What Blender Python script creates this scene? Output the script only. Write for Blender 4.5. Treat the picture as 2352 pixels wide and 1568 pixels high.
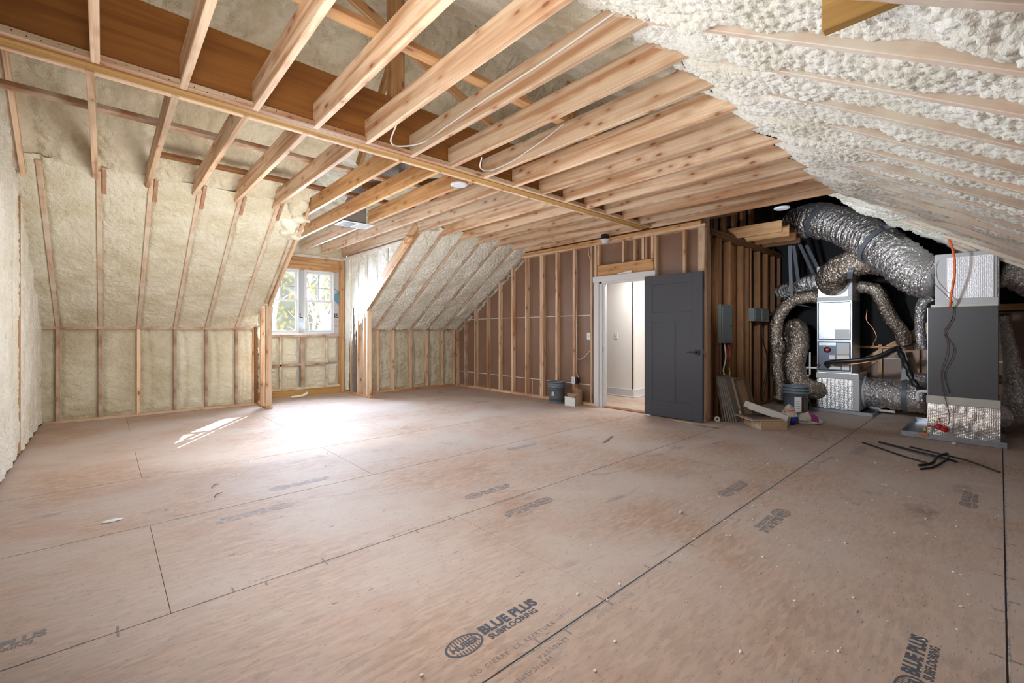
import bpy, bmesh, math, random
import numpy as np
from mathutils import Vector, Matrix, noise as mnoise
random.seed(7)
S = bpy.context.scene
for o in list(bpy.data.objects): bpy.data.objects.remove(o)

# ------------------------------------------------------------------ camera
cam = bpy.data.cameras.new('camera'); co = bpy.data.objects.new('camera', cam)
S.collection.objects.link(co); S.camera = co
cam.sensor_width = 36.0; cam.lens = 15.697; cam.shift_y = -21/2352
cam.clip_start = 0.02; cam.clip_end = 300
co.location = (0, 0, 1.215); co.rotation_euler = (math.pi/2, 0, math.radians(-42.45))

# ------------------------------------------------------------------ world and light
S.view_settings.view_transform = 'Standard'; S.view_settings.look = 'None'
S.view_settings.gamma = 1.0; S.view_settings.use_curve_mapping = False
S.view_settings.exposure = 0.0
W = bpy.data.worlds.new('world'); S.world = W; W.use_nodes = True
wn = W.node_tree.nodes; wl = W.node_tree.links
bg = wn['Background']
sky = wn.new('ShaderNodeTexSky'); sky.sky_type = 'NISHITA'; sky.sun_disc = False
sky.sun_elevation = math.radians(32); sky.sun_rotation = math.radians(30); sky.dust_density = 2.0
wl.new(sky.outputs['Color'], bg.inputs['Color']); bg.inputs['Strength'].default_value = 1.0

def lamp(name, kind, loc, energy, color=(1,1,1), size=1.0, size_y=None, aim=None, **kw):
    l = bpy.data.lights.new(name, kind); l.energy = energy; l.color = color
    if kind == 'AREA':
        l.size = size
        if size_y: l.shape = 'RECTANGLE'; l.size_y = size_y
    for k, v in kw.items(): setattr(l, k, v)
    o = bpy.data.objects.new(name, l); S.collection.objects.link(o); o.location = loc
    if aim is not None:
        o.rotation_euler = (Vector(aim)-Vector(loc)).to_track_quat('-Z', 'Y').to_euler()
    return o
sd = Vector((-.535, -.845, -.60))
lamp('sun', 'SUN', (5, 12, 8), 34.0, (1, .96, .88), aim=Vector((5, 12, 8))+sd, angle=.008)
lamp('window_daylight', 'AREA', (2.83, 9.02, 1.82), 150, (.60, .77, 1.0), 1.15, 1.15, aim=(2.0, 3.4, .3), spread=1.9)
lamp('photo_flash_bounce', 'AREA', (.15, 1.5, 1.7), 54, (1.0, .98, .95), 1.2, 1.0, aim=(4.0, 3.2, 1.6))
lamp('fill_left', 'AREA', (1.3, 4.3, 1.4), 46, (1.0, .97, .90), 1.6, 1.4, aim=(2.0, 8.2, 1.9))
lamp('fill_floor', 'AREA', (2.5, 3.4, .5), 54, (.97, .97, 1.0), 3.0, 3.0, aim=(2.5, 3.4, 3.0))
lamp('fill_mid', 'AREA', (2.0, 5.0, 2.68), 54, (.82, .90, 1.0), 3.2, 3.0, aim=(2.0, 5.0, 0))
lamp('fill_right', 'AREA', (4.9, 1.9, 1.8), 20, (.84, .92, 1.0), .16, .16, aim=(7.9, 1.4, 1.9), spread=1.5)

# ------------------------------------------------------------------ object helpers
def tag(o, label=None, cat=None, group=None, kind=None):
    if label: o['label'] = label
    if cat: o['category'] = cat
    if group: o['group'] = group
    if kind: o['kind'] = kind
    return o
def put(o, parent=None):
    S.collection.objects.link(o)
    if parent is not None:
        o.parent = parent
        o.matrix_parent_inverse = Matrix.Translation(-parent.location)
    return o
def empty(name, loc, label=None, cat=None, group=None, kind=None):
    o = bpy.data.objects.new(name, None); S.collection.objects.link(o); o.location = loc
    o.empty_display_size = .1
    return tag(o, label, cat, group, kind)
def mesh(name, v, f, mat, parent=None, smooth=False, mats=None, fm=None):
    m = bpy.data.meshes.new(name); m.from_pydata([tuple(map(float, p)) for p in v], [], f)
    for mm in (mats or [mat]): m.materials.append(mm)
    if fm is not None: m.polygons.foreach_set('material_index', fm)
    if smooth: m.polygons.foreach_set('use_smooth', [True]*len(m.polygons))
    m.update()
    return put(bpy.data.objects.new(name, m), parent)
def cbox_data(hx, hy, hz, b):
    """chamfered box, half sizes"""
    b = min(b, hx*.45, hy*.45, hz*.45)
    v = []; idx = {}
    for sx in (-1, 1):
        for sy in (-1, 1):
            for sz in (-1, 1):
                for a in range(3):
                    p = [sx*(hx-b), sy*(hy-b), sz*(hz-b)]
                    p[a] = (sx*hx, sy*hy, sz*hz)[a]
                    idx[(sx, sy, sz, a)] = len(v); v.append(p)
    f = []
    for a in range(3):
        u, w = [(1, 2), (2, 0), (0, 1)][a]
        for s in (-1, 1):
            q = []
            for (su, sw) in ((-1, -1), (1, -1), (1, 1), (-1, 1)):
                k = [0, 0, 0]; k[a] = s; k[u] = su; k[w] = sw; q.append(idx[(*k, a)])
            f.append(q if s > 0 else q[::-1])
    for a in range(3):          # edges parallel to a
        u, w = [(1, 2), (2, 0), (0, 1)][a]
        for su in (-1, 1):
            for sw in (-1, 1):
                def k(s, ax):
                    kk = [0, 0, 0]; kk[a] = s; kk[u] = su; kk[w] = sw; return idx[(*kk, ax)]
                q = [k(-1, u), k(1, u), k(1, w), k(-1, w)]
                f.append(q if su*sw < 0 else q[::-1])
    for sx in (-1, 1):
        for sy in (-1, 1):
            for sz in (-1, 1):
                q = [idx[(sx, sy, sz, a)] for a in range(3)]
                f.append(q if sx*sy*sz > 0 else q[::-1])
    return v, f
def box(name, x0, x1, y0, y1, z0, z1, mat, parent=None, b=.002, rot=0.0):
    x0, x1 = sorted((x0, x1)); y0, y1 = sorted((y0, y1)); z0, z1 = sorted((z0, z1))
    v, f = cbox_data((x1-x0)/2, (y1-y0)/2, (z1-z0)/2, b)
    m = bpy.data.meshes.new(name); m.from_pydata(v, [], f); m.materials.append(mat); m.update()
    o = bpy.data.objects.new(name, m); o.location = ((x0+x1)/2, (y0+y1)/2, (z0+z1)/2)
    o.rotation_euler.z = rot
    return put(o, parent)
def lumber(name, p0, p1, w, d, mat, parent=None, up=(0, 0, 1), b=.003):
    """board from p0 to p1 (centre line); w = thickness across, d = depth along up"""
    p0 = Vector(p0); p1 = Vector(p1); L = (p1-p0).length
    X = (p1-p0).normalized(); U = Vector(up); Y = U.cross(X).normalized(); Z = X.cross(Y)
    v, f = cbox_data(L/2, w/2, d/2, b)
    m = bpy.data.meshes.new(name); m.from_pydata(v, [], f); m.materials.append(mat); m.update()
    o = bpy.data.objects.new(name, m)
    M = Matrix((X, Y, Z)).transposed().to_4x4(); M.translation = (p0+p1)/2
    o.matrix_world = M
    loc, r, s = M.decompose(); o.location = loc; o.rotation_euler = r.to_euler()
    return put(o, parent)
def smooth_path(P, n=8):
    P = [Vector(p) for p in P]
    if len(P) == 2: return [P[0].lerp(P[1], i/n) for i in range(n+1)]
    Q = [P[0]*2-P[1]]+P+[P[-1]*2-P[-2]]; out = []
    for i in range(1, len(Q)-2):
        a, b2, c, d = Q[i-1:i+3]
        for k in range(n):
            t = k/n
            out.append(.5*((2*b2)+(c-a)*t+(2*a-5*b2+4*c-d)*t*t+(3*b2-a-3*c+d)*t**3))
    out.append(P[-1]); return out
def frames(P):
    T = [(P[min(i+1, len(P)-1)]-P[max(i-1, 0)]).normalized() for i in range(len(P))]
    n = T[0].orthogonal().normalized(); N = []
    for t in T:
        n = (n-t*n.dot(t)).normalized(); N.append(n)
    return T, N
def tube(name, pts, r, mat, parent=None, seg=8, n=8, caps=True, flat=1.0):
    P = smooth_path(pts, n) if n else [Vector(p) for p in pts]
    T, N = frames(P); v = []; f = []
    for i, p in enumerate(P):
        B = T[i].cross(N[i])
        rr = r(i/(len(P)-1)) if callable(r) else r
        for k in range(seg):
            a = 2*math.pi*k/seg; v.append(p+N[i]*math.cos(a)*rr+B*math.sin(a)*rr*flat)
    for i in range(len(P)-1):
        for k in range(seg):
            k2 = (k+1) % seg; f.append((i*seg+k, i*seg+k2, (i+1)*seg+k2, (i+1)*seg+k))
    if caps: f.append(tuple(range(seg))[::-1]); f.append(tuple((len(P)-1)*seg+k for k in range(seg)))
    return mesh(name, v, f, mat, parent, True)
def lathe(name, prof, mat, loc=(0, 0, 0), parent=None, seg=40, smooth=True, axis=None, mats=None, fm=None):
    v = []; f = []; mi = []
    for (r, z) in prof:
        for k in range(seg):
            a = 2*math.pi*k/seg; v.append(Vector((r*math.cos(a), r*math.sin(a), z)))
    for i in range(len(prof)-1):
        for k in range(seg):
            k2 = (k+1) % seg; f.append((i*seg+k, i*seg+k2, (i+1)*seg+k2, (i+1)*seg+k))
            mi.append(fm[i] if fm else 0)
    if axis is not None:
        q = Vector((0, 0, 1)).rotation_difference(Vector(axis)); v = [q @ p for p in v]
    v = [p+Vector(loc) for p in v]
    o = mesh(name, v, f, mat, parent, smooth, mats=mats, fm=mi if fm else None)
    return o
def polyprism(name, poly, thick, mat, parent=None, O=(0, 0, 0), U=(1, 0, 0), V=(0, 1, 0)):
    O = Vector(O); U = Vector(U); V = Vector(V); N = U.cross(V).normalized()*thick
    n = len(poly)
    v = [O+U*a+V*b for a, b in poly]+[O+U*a+V*b+N for a, b in poly]
    f = [tuple(range(n))[::-1], tuple(range(n, 2*n))]+[(i, (i+1) % n, n+(i+1) % n, n+i) for i in range(n)]
    return mesh(name, v, f, mat, parent)

# ------------------------------------------------------------------ numpy noise
def h2(ix, iy, s):
    ix = ix.astype(np.int64); iy = iy.astype(np.int64)
    h = (ix*374761393+iy*668265263+s*1442695041) & 0xffffffff
    h = ((h ^ (h >> 13))*1274126177) & 0xffffffff
    h = (h ^ (h >> 16)) & 0xffffffff
    return h/4294967295.0
def vn(x, y, s=0):
    ix = np.floor(x); iy = np.floor(y); fx = x-ix; fy = y-iy
    fx = fx*fx*(3-2*fx); fy = fy*fy*(3-2*fy)
    a = h2(ix, iy, s); b = h2(ix+1, iy, s); c = h2(ix, iy+1, s); d = h2(ix+1, iy+1, s)
    return (a*(1-fx)+b*fx)*(1-fy)+(c*(1-fx)+d*fx)*fy-.5
def fbm(x, y, s=0, o=3):
    t = 0; a = 1
    for i in range(o): t = t+vn(x*2**i, y*2**i, s+i)*a; a *= .5
    return t
def worley(x, y, s=0):
    ix = np.floor(x); iy = np.floor(y); best = np.full(x.shape, 9.)
    for dx in (-1, 0, 1):
        for dy in (-1, 0, 1):
            cx = ix+dx; cy = iy+dy
            px = cx+.15+.7*h2(cx, cy, s); py = cy+.15+.7*h2(cx, cy, s+5)
            best = np.minimum(best, (px-x)**2+(py-y)**2)
    return np.sqrt(best)
def popcorn(u, v, s, a=.03, c=.045):
    wu = u+.02*fbm(u*14, v*14, s+40, 2); wv = v+.02*fbm(u*14, v*14, s+50, 2)
    b1 = np.clip(1-worley(wu/c, wv/c, s)**2*1.6, 0, 1)
    b2 = np.clip(1-worley(wu/(c*.48), wv/(c*.48), s+9)**2*1.6, 0, 1)
    m = np.clip(.75+1.0*fbm(u*3, v*3, s+70, 2), .25, 1.3)
    return a*(b1*.75+b2*.38)*m+.03*fbm(u*4, v*4, s+20, 2)
def crinkle(u, v, s, a=.010):
    w = fbm(u*9, v*9, s+3, 2)*.5
    return a*(1.0*fbm(u*5, v*5, s, 2)+.7*fbm(u*30+w, v*18+w, s+11, 3)-.8*np.abs(vn(u*40+w*2, v*22, s+17))+.35*vn(u*75, v*45, s+23))
def foam(name, O, U, V, N, lu, lv, res, fn, mat, parent, mask=None, kind=None):
    """sprayed skin over a rectangle; U,V unit vectors, N towards the room"""
    nu = max(2, int(lu/res)); nv = max(2, int(lv/res))
    u, v = np.meshgrid(np.linspace(0, lu, nu+1), np.linspace(0, lv, nv+1), indexing='ij')
    O, U, V, N = (np.array(a, float) for a in (O, U, V, N))
    P0 = O+u[..., None]*U+v[..., None]*V
    d = fn(u, v, P0)
    P = (P0+d[..., None]*N).reshape(-1, 3)
    i, j = np.meshgrid(np.arange(nu), np.arange(nv), indexing='ij')
    a = i*(nv+1)+j
    F = np.stack([a, a+nv+1, a+nv+2, a+1], -1).reshape(-1, 4)
    if np.dot(np.cross(U, V), N) < 0: F = F[:, ::-1]
    if mask is not None:
        C = P0[:-1, :-1].reshape(-1, 3); F = F[mask(C)]
    m = bpy.data.meshes.new(name)
    m.vertices.add(len(P)); m.vertices.foreach_set('co', P.ravel())
    nf = len(F); m.loops.add(nf*4); m.loops.foreach_set('vertex_index', F.ravel().astype(np.int32))
    m.polygons.add(nf); m.polygons.foreach_set('loop_start', np.arange(0, nf*4, 4, dtype=np.int32))
    m.polygons.foreach_set('use_smooth', np.ones(nf, bool))
    m.materials.append(mat); m.update(calc_edges=True); m.validate()
    o = put(bpy.data.objects.new(name, m), parent)
    if kind: o['kind'] = kind
    return o

# ------------------------------------------------------------------ materials
def nt(name):
    m = bpy.data.materials.new(name); m.use_nodes = True; n = m.node_tree.nodes
    return m, n, m.node_tree.links, n['Principled BSDF']
def flat(name, c, rough=.6, metal=0, noise=0, nscale=8, bump=0, bscale=60, spec=None, emit=None, es=1):
    m, n, l, p = nt(name); p.inputs['Base Color'].default_value = (*c, 1)
    p.inputs['Roughness'].default_value = rough; p.inputs['Metallic'].default_value = metal
    if spec is not None: p.inputs['Specular IOR Level'].default_value = spec
    tc = n.new('ShaderNodeTexCoord')
    if noise:
        t = n.new('ShaderNodeTexNoise'); t.inputs['Scale'].default_value = nscale; t.inputs['Detail'].default_value = 5
        l.new(tc.outputs['Object'], t.inputs['Vector'])
        r = n.new('ShaderNodeMapRange'); r.inputs[1].default_value = .3; r.inputs[2].default_value = .7
        r.inputs[3].default_value = 1-noise; r.inputs[4].default_value = 1+noise*.6
        l.new(t.outputs['Fac'], r.inputs[0])
        mx = n.new('ShaderNodeVectorMath'); mx.operation = 'SCALE'; mx.inputs[0].default_value = c
        l.new(r.outputs[0], mx.inputs['Scale']); l.new(mx.outputs[0], p.inputs['Base Color'])
    if bump:
        t = n.new('ShaderNodeTexNoise'); t.inputs['Scale'].default_value = bscale; t.inputs['Detail'].default_value = 4
        l.new(tc.outputs['Object'], t.inputs['Vector'])
        b = n.new('ShaderNodeBump'); b.inputs['Strength'].default_value = bump; b.inputs['Distance'].default_value = .01
        l.new(t.outputs['Fac'], b.inputs['Height']); l.new(b.outputs[0], p.inputs['Normal'])
    if emit: p.inputs['Emission Color'].default_value = (*emit, 1); p.inputs['Emission Strength'].default_value = es
    return m
def wood(name, c1, c2, knot=(.16, .05, .02), dust=0.0, rough=.65, knots=True, vary=.22):
    m, n, l, p = nt(name); p.inputs['Roughness'].default_value = rough
    tc = n.new('ShaderNodeTexCoord'); oi = n.new('ShaderNodeObjectInfo')
    off = n.new('ShaderNodeVectorMath'); off.operation = 'SCALE'; off.inputs[0].default_value = (37, 61, 23)
    l.new(oi.outputs['Random'], off.inputs['Scale'])
    ad = n.new('ShaderNodeVectorMath'); l.new(tc.outputs['Object'], ad.inputs[0]); l.new(off.outputs[0], ad.inputs[1])
    def mp(s):
        q = n.new('ShaderNodeMapping'); q.inputs['Scale'].default_value = s; l.new(ad.outputs[0], q.inputs[0]); return q
    def nz(s, sc=1, det=3, dis=0):
        q = mp(s); t = n.new('ShaderNodeTexNoise'); t.inputs['Scale'].default_value = sc
        t.inputs['Detail'].default_value = det; t.inputs['Distortion'].default_value = dis
        l.new(q.outputs[0], t.inputs['Vector']); return t
    g = nz((.7, 14, 14), 1, 4, .6)
    r = n.new('ShaderNodeValToRGB'); r.color_ramp.elements[0].position = .36; r.color_ramp.elements[1].position = .56
    r.color_ramp.elements[0].color = (*c2, 1); r.color_ramp.elements[1].color = (*c1, 1)
    l.new(g.outputs['Fac'], r.inputs[0])
    fg = nz((2, 110, 110), 1, 2)
    mr = n.new('ShaderNodeMapRange'); mr.inputs[1].default_value = .3; mr.inputs[2].default_value = .7
    mr.inputs[3].default_value = .88; mr.inputs[4].default_value = 1.08; l.new(fg.outputs['Fac'], mr.inputs[0])
    m1 = n.new('ShaderNodeVectorMath'); m1.operation = 'SCALE'; l.new(r.outputs[0], m1.inputs[0]); l.new(mr.outputs[0], m1.inputs['Scale'])
    mr2 = n.new('ShaderNodeMapRange'); mr2.inputs[3].default_value = 1-vary; mr2.inputs[4].default_value = 1+vary*.6
    l.new(oi.outputs['Random'], mr2.inputs[0])
    m2 = n.new('ShaderNodeVectorMath'); m2.operation = 'SCALE'; l.new(m1.outputs[0], m2.inputs[0]); l.new(mr2.outputs[0], m2.inputs['Scale'])
    last = m2.outputs[0]
    if knots:
        q = mp((4.6, 11, 11)); vo = n.new('ShaderNodeTexVoronoi'); vo.inputs['Scale'].default_value = 1
        vo.inputs['Randomness'].default_value = 1.0
        l.new(q.outputs[0], vo.inputs['Vector'])
        kr = n.new('ShaderNodeMapRange'); kr.inputs[1].default_value = .09; kr.inputs[2].default_value = .16
        kr.inputs[3].default_value = .9; kr.inputs[4].default_value = 0; l.new(vo.outputs['Distance'], kr.inputs[0])
        mk = n.new('ShaderNodeMix'); mk.data_type = 'RGBA'; l.new(kr.outputs[0], mk.inputs['Factor'])
        l.new(last, mk.inputs['A']); mk.inputs['B'].default_value = (*knot, 1); last = mk.outputs['Result']
        kr2 = n.new('ShaderNodeMapRange'); kr2.inputs[1].default_value = .12; kr2.inputs[2].default_value = .42
        kr2.inputs[3].default_value = .45; kr2.inputs[4].default_value = 0; l.new(vo.outputs['Distance'], kr2.inputs[0])
        mk2 = n.new('ShaderNodeMix'); mk2.data_type = 'RGBA'; l.new(kr2.outputs[0], mk2.inputs['Factor'])
        l.new(last, mk2.inputs['A']); mk2.inputs['B'].default_value = (c2[0]*.8, c2[1]*.6, c2[2]*.5, 1); last = mk2.outputs['Result']
    if dust:
        dn = n.new('ShaderNodeTexNoise'); dn.inputs['Scale'].default_value = 5; dn.inputs['Detail'].default_value = 6
        l.new(tc.outputs['Object'], dn.inputs['Vector'])
        dr = n.new('ShaderNodeMapRange'); dr.inputs[1].default_value = .35; dr.inputs[2].default_value = .62
        dr.inputs[3].default_value = max(0, dust-.35); dr.inputs[4].default_value = min(1, dust+.3)
        l.new(dn.outputs['Fac'], dr.inputs[0])
        dm = n.new('ShaderNodeMix'); dm.data_type = 'RGBA'; l.new(dr.outputs[0], dm.inputs['Factor'])
        l.new(last, dm.inputs['A']); dm.inputs['B'].default_value = (.74, .69, .58, 1); last = dm.outputs['Result']
    l.new(last, p.inputs['Base Color'])
    b = n.new('ShaderNodeBump'); b.inputs['Strength'].default_value = .15; b.inputs['Distance'].default_value = .003
    l.new(fg.outputs['Fac'], b.inputs['Height']); l.new(b.outputs[0], p.inputs['Normal'])
    return m
def foammat(name, c1, c2, bs=90, strength=.5):
    m, n, l, p = nt(name); p.inputs['Roughness'].default_value = .85; p.inputs['Specular IOR Level'].default_value = .25
    tc = n.new('ShaderNodeTexCoord')
    t = n.new('ShaderNodeTexNoise'); t.inputs['Scale'].default_value = 2.3; t.inputs['Detail'].default_value = 7; t.inputs['Roughness'].default_value = .62
    l.new(tc.outputs['Object'], t.inputs['Vector'])
    r = n.new('ShaderNodeValToRGB'); r.color_ramp.elements[0].position = .40; r.color_ramp.elements[1].position = .60
    r.color_ramp.elements[0].color = (*c2, 1); r.color_ramp.elements[1].color = (*c1, 1)
    l.new(t.outputs['Fac'], r.inputs[0]); l.new(r.outputs[0], p.inputs['Base Color'])
    t2 = n.new('ShaderNodeTexNoise'); t2.inputs['Scale'].default_value = bs; t2.inputs['Detail'].default_value = 5
    l.new(tc.outputs['Object'], t2.inputs['Vector'])
    t3 = n.new('ShaderNodeTexNoise'); t3.inputs['Scale'].default_value = bs*.35; t3.inputs['Detail'].default_value = 3; t3.inputs['Distortion'].default_value = 1.2
    l.new(tc.outputs['Object'], t3.inputs['Vector'])
    s = n.new('ShaderNodeMath'); s.operation = 'MULTIPLY_ADD'; s.inputs[1].default_value = 1.6
    l.new(t3.outputs['Fac'], s.inputs[0]); l.new(t2.outputs['Fac'], s.inputs[2])
    b = n.new('ShaderNodeBump'); b.inputs['Strength'].default_value = strength; b.inputs['Distance'].default_value = .014
    l.new(s.outputs[0], b.inputs['Height']); l.new(b.outputs[0], p.inputs['Normal'])
    return m
def foilmat(name, c=(.76, .76, .77), rough=.15, sc=34, st=1.0):
    m, n, l, p = nt(name); p.inputs['Base Color'].default_value = (*c, 1)
    p.inputs['Metallic'].default_value = .96; p.inputs['Roughness'].default_value = rough
    tc = n.new('ShaderNodeTexCoord')
    t = n.new('ShaderNodeTexNoise'); t.inputs['Scale'].default_value = sc; t.inputs['Detail'].default_value = 4
    t.inputs['Distortion'].default_value = 1.5; l.new(tc.outputs['Object'], t.inputs['Vector'])
    b = n.new('ShaderNodeBump'); b.inputs['Strength'].default_value = st; b.inputs['Distance'].default_value = .02
    l.new(t.outputs['Fac'], b.inputs['Height']); l.new(b.outputs[0], p.inputs['Normal'])
    return m
def bubblemat(name, c, metal, rough, sc=70, st=.5):
    m, n, l, p = nt(name); p.inputs['Base Color'].default_value = (*c, 1)
    p.inputs['Metallic'].default_value = metal; p.inputs['Roughness'].default_value = rough
    tc = n.new('ShaderNodeTexCoord'); t = n.new('ShaderNodeTexVoronoi'); t.inputs['Scale'].default_value = sc
    t.inputs['Randomness'].default_value = .25; l.new(tc.outputs['Object'], t.inputs['Vector'])
    b = n.new('ShaderNodeBump'); b.inputs['Strength'].default_value = st; b.inputs['Distance'].default_value = .006; b.invert = True
    l.new(t.outputs['Distance'], b.inputs['Height']); l.new(b.outputs[0], p.inputs['Normal'])
    return m
def osbmat(name, base, dusty, stain=True):
    m, n, l, p = nt(name); p.inputs['Roughness'].default_value = .72; p.inputs['Specular IOR Level'].default_value = .25
    tc = n.new('ShaderNodeTexCoord'); geo = n.new('ShaderNodeNewGeometry')
    def nz(sc, det=4, dis=0, vec=None, rgh=.5):
        t = n.new('ShaderNodeTexNoise'); t.inputs['Scale'].default_value = sc; t.inputs['Detail'].default_value = det
        t.inputs['Distortion'].default_value = dis; t.inputs['Roughness'].default_value = rgh
        l.new(vec or geo.outputs['Position'], t.inputs['Vector']); return t
    def mixc(fac, a, b, f=1.0):
        k = n.new('ShaderNodeMix'); k.data_type = 'RGBA'
        if hasattr(fac, 'links'): l.new(fac, k.inputs['Factor'])
        else: k.inputs['Factor'].default_value = fac
        for s, x in (('A', a), ('B', b)):
            if hasattr(x, 'links'): l.new(x, k.inputs[s])
            else: k.inputs[s].default_value = (*x, 1)
        return k.outputs['Result']
    def rng(x, a, b, c, d):
        k = n.new('ShaderNodeMapRange'); k.inputs[1].default_value = a; k.inputs[2].default_value = b
        k.inputs[3].default_value = c; k.inputs[4].default_value = d; l.new(x, k.inputs[0]); return k.outputs[0]
    # flakes: two voronoi layers, stretched in different directions
    fl = []
    for rot, sc in ((.5, (16, 70, 9)), (-.35, (13, 58, 8)), (1.25, (16, 64, 10))):
        mp = n.new('ShaderNodeMapping'); mp.inputs['Rotation'].default_value = (0, 0, rot); mp.inputs['Scale'].default_value = sc
        wq = nz(3, 2); av = n.new('ShaderNodeVectorMath'); av.operation = 'MULTIPLY_ADD'
        av.inputs[1].default_value = (.03, .03, 0); l.new(wq.outputs['Color'], av.inputs[0]); l.new(geo.outputs['Position'], av.inputs[2])
        l.new(av.outputs[0], mp.inputs[0])
        v = n.new('ShaderNodeTexVoronoi'); v.voronoi_dimensions = '2D'; v.inputs['Scale'].default_value = 1; v.inputs['Randomness'].default_value = 1
        l.new(mp.outputs[0], v.inputs['Vector']); sx = n.new('ShaderNodeSeparateColor'); l.new(v.outputs['Color'], sx.inputs[0])
        fl.append((sx.outputs[0], v))
    big = nz(2.2, 5); sel = rng(big.outputs['Fac'], .42, .58, 0, 1)
    flk = n.new('ShaderNodeMix'); flk.data_type = 'FLOAT'; l.new(sel, flk.inputs['Factor']); l.new(fl[0][0], flk.inputs['A']); l.new(fl[1][0], flk.inputs['B'])
    av2 = n.new('ShaderNodeMix'); av2.data_type = 'FLOAT'; av2.inputs['Factor'].default_value = .35
    l.new(flk.outputs['Result'], av2.inputs['A']); l.new(fl[2][0], av2.inputs['B'])
    k = rng(av2.outputs['Result'], .1, .9, .82, 1.17)
    sc = n.new('ShaderNodeVectorMath'); sc.operation = 'SCALE'; sc.inputs[0].default_value = base; l.new(k, sc.inputs['Scale'])
    oi = n.new('ShaderNodeObjectInfo'); k2 = rng(oi.outputs['Random'], 0, 1, .95, 1.05)
    sc2 = n.new('ShaderNodeVectorMath'); sc2.operation = 'SCALE'; l.new(sc.outputs[0], sc2.inputs[0]); l.new(k2, sc2.inputs['Scale'])
    d = nz(1.1, 6, .4); dm = rng(d.outputs['Fac'], .33, .64, .0, .8)
    c = mixc(dm, sc2.outputs[0], dusty)
    warm = nz(1.7, 4); wm = rng(warm.outputs['Fac'], .55, .75, 0, .4)
    c = mixc(wm, c, (base[0]*.95, base[1]*.72, base[2]*.6))
    # splinter cracks
    mp = n.new('ShaderNodeMapping'); mp.inputs['Scale'].default_value = (26, 150, 1); mp.inputs['Rotation'].default_value = (0, 0, .25)
    l.new(geo.outputs['Position'], mp.inputs[0]); cr = nz(1, 2, 0, mp.outputs[0]); cm = rng(cr.outputs['Fac'], .64, .70, 0, .5)
    c = mixc(cm, c, (base[0]*.35, base[1]*.3, base[2]*.27))
    if stain:
        mp = n.new('ShaderNodeMapping'); mp.inputs['Scale'].default_value = (1.3, 3.4, 1); mp.inputs['Rotation'].default_value = (0, 0, -.2)
        l.new(geo.outputs['Position'], mp.inputs[0]); s = nz(1, 6, .8, mp.outputs[0], .62); sm = rng(s.outputs['Fac'], .62, .74, 0, .62)
        c = mixc(sm, c, (.12, .12, .135))
    l.new(c, p.inputs['Base Color'])
    b = n.new('ShaderNodeBump'); b.inputs['Strength'].default_value = .35; b.inputs['Distance'].default_value = .004
    hh = n.new('ShaderNodeMath'); hh.operation = 'MULTIPLY_ADD'; hh.inputs[1].default_value = -1.0
    l.new(cm, hh.inputs[0]); l.new(av2.outputs['Result'], hh.inputs[2])
    l.new(hh.outputs[0], b.inputs['Height']); l.new(b.outputs[0], p.inputs['Normal'])
    return m

PINE = wood('pine', (.76, .56, .385), (.50, .27, .14))
PINE_O = wood('pine_orange', (.62, .36, .165), (.42, .205, .08), vary=.25)
PINE_D = wood('pine_dark', (.23, .10, .03), (.16, .06, .018), vary=.3)
STUD_L = wood('pine_redbrown', (.40, .20, .10), (.28, .12, .05), dust=.12, vary=.3)
DUSTY = wood('dusted_pine', (.56, .38, .25), (.44, .27, .17), dust=.42, knots=False)
DUSTW = wood('white_dusted_pine', (.62, .44, .33), (.50, .34, .25), dust=.46, knots=False)
LVL = wood('laminated_beam_brown', (.30, .115, .022), (.22, .075, .012), knots=False, vary=.05, rough=.5)
LVLB = wood('laminated_beam_gold', (.50, .29, .085), (.40, .22, .06), knots=False, vary=.05)
FOAM = foammat('foam_cream', (.82, .78, .64), (.70, .64, .47), 110, .8)
FOAM2 = foammat('foam_tan', (.74, .68, .53), (.60, .52, .37), 110, .8)
FOAMW = foammat('foam_pale', (.79, .77, .70), (.70, .67, .57), 80, .5)
BROWN = flat('brown_paper', (.235, .14, .095), .34, noise=.12, nscale=3, bump=.05, bscale=5, spec=.6)
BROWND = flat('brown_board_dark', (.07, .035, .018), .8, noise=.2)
JOINT = flat('white_joint', (.72, .72, .72), .7)
OSB = osbmat('osb_floor', (.425, .295, .222), (.505, .425, .378))
OSBH = osbmat('osb_hall', (.42, .19, .08), (.46, .25, .13), False)
WHITE = flat('white_paint', (.66, .67, .69), .45)
WALLW = flat('white_wall', (.82, .80, .77), .7, bump=.03)
DOORM = flat('charcoal_paint', (.050, .054, .066), .42, bump=.03, bscale=140)
BLACK = flat('black_matte', (.006, .006, .006), .6)
BLACKP = flat('black_rubber', (.012, .012, .013), .42)
FELT = flat('black_felt', (.009, .009, .010), .9, noise=.5, nscale=140)
FOIL = foilmat('crinkled_foil')
FOILD = foilmat('crinkled_foil_bronze', (.55, .47, .40), .2)
FLAT_FOIL = bubblemat('foil_wrap', (.66, .67, .69), .92, .24, 60, .6)
BUBW = bubblemat('bubble_wrap_white', (.80, .80, .84), .35, .42, 62, .8)
GREYD = flat('grey_duct_jacket', (.22, .22, .22), .45, .3, bump=.5, bscale=50)
TAPE = flat('grey_mastic_tape', (.48, .48, .49), .6, noise=.05)
TAPEC = flat('cream_mastic', (.56, .54, .49), .7, noise=.06)
GALV = flat('galvanised_steel', (.46, .50, .56), .30, .9, noise=.15, nscale=20)
GALVD = flat('dull_steel', (.33, .34, .35), .42, .7, noise=.15, nscale=20)
CABINET = flat('cabinet_grey', (.085, .085, .09), .55, noise=.12, nscale=300)
NAVY = flat('panel_slate', (.10, .125, .165), .35, .5)
LABEL = flat('label_grey', (.55, .56, .57), .6, noise=.1, nscale=160)
LABELW = flat('label_white', (.75, .75, .74), .6)
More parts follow.
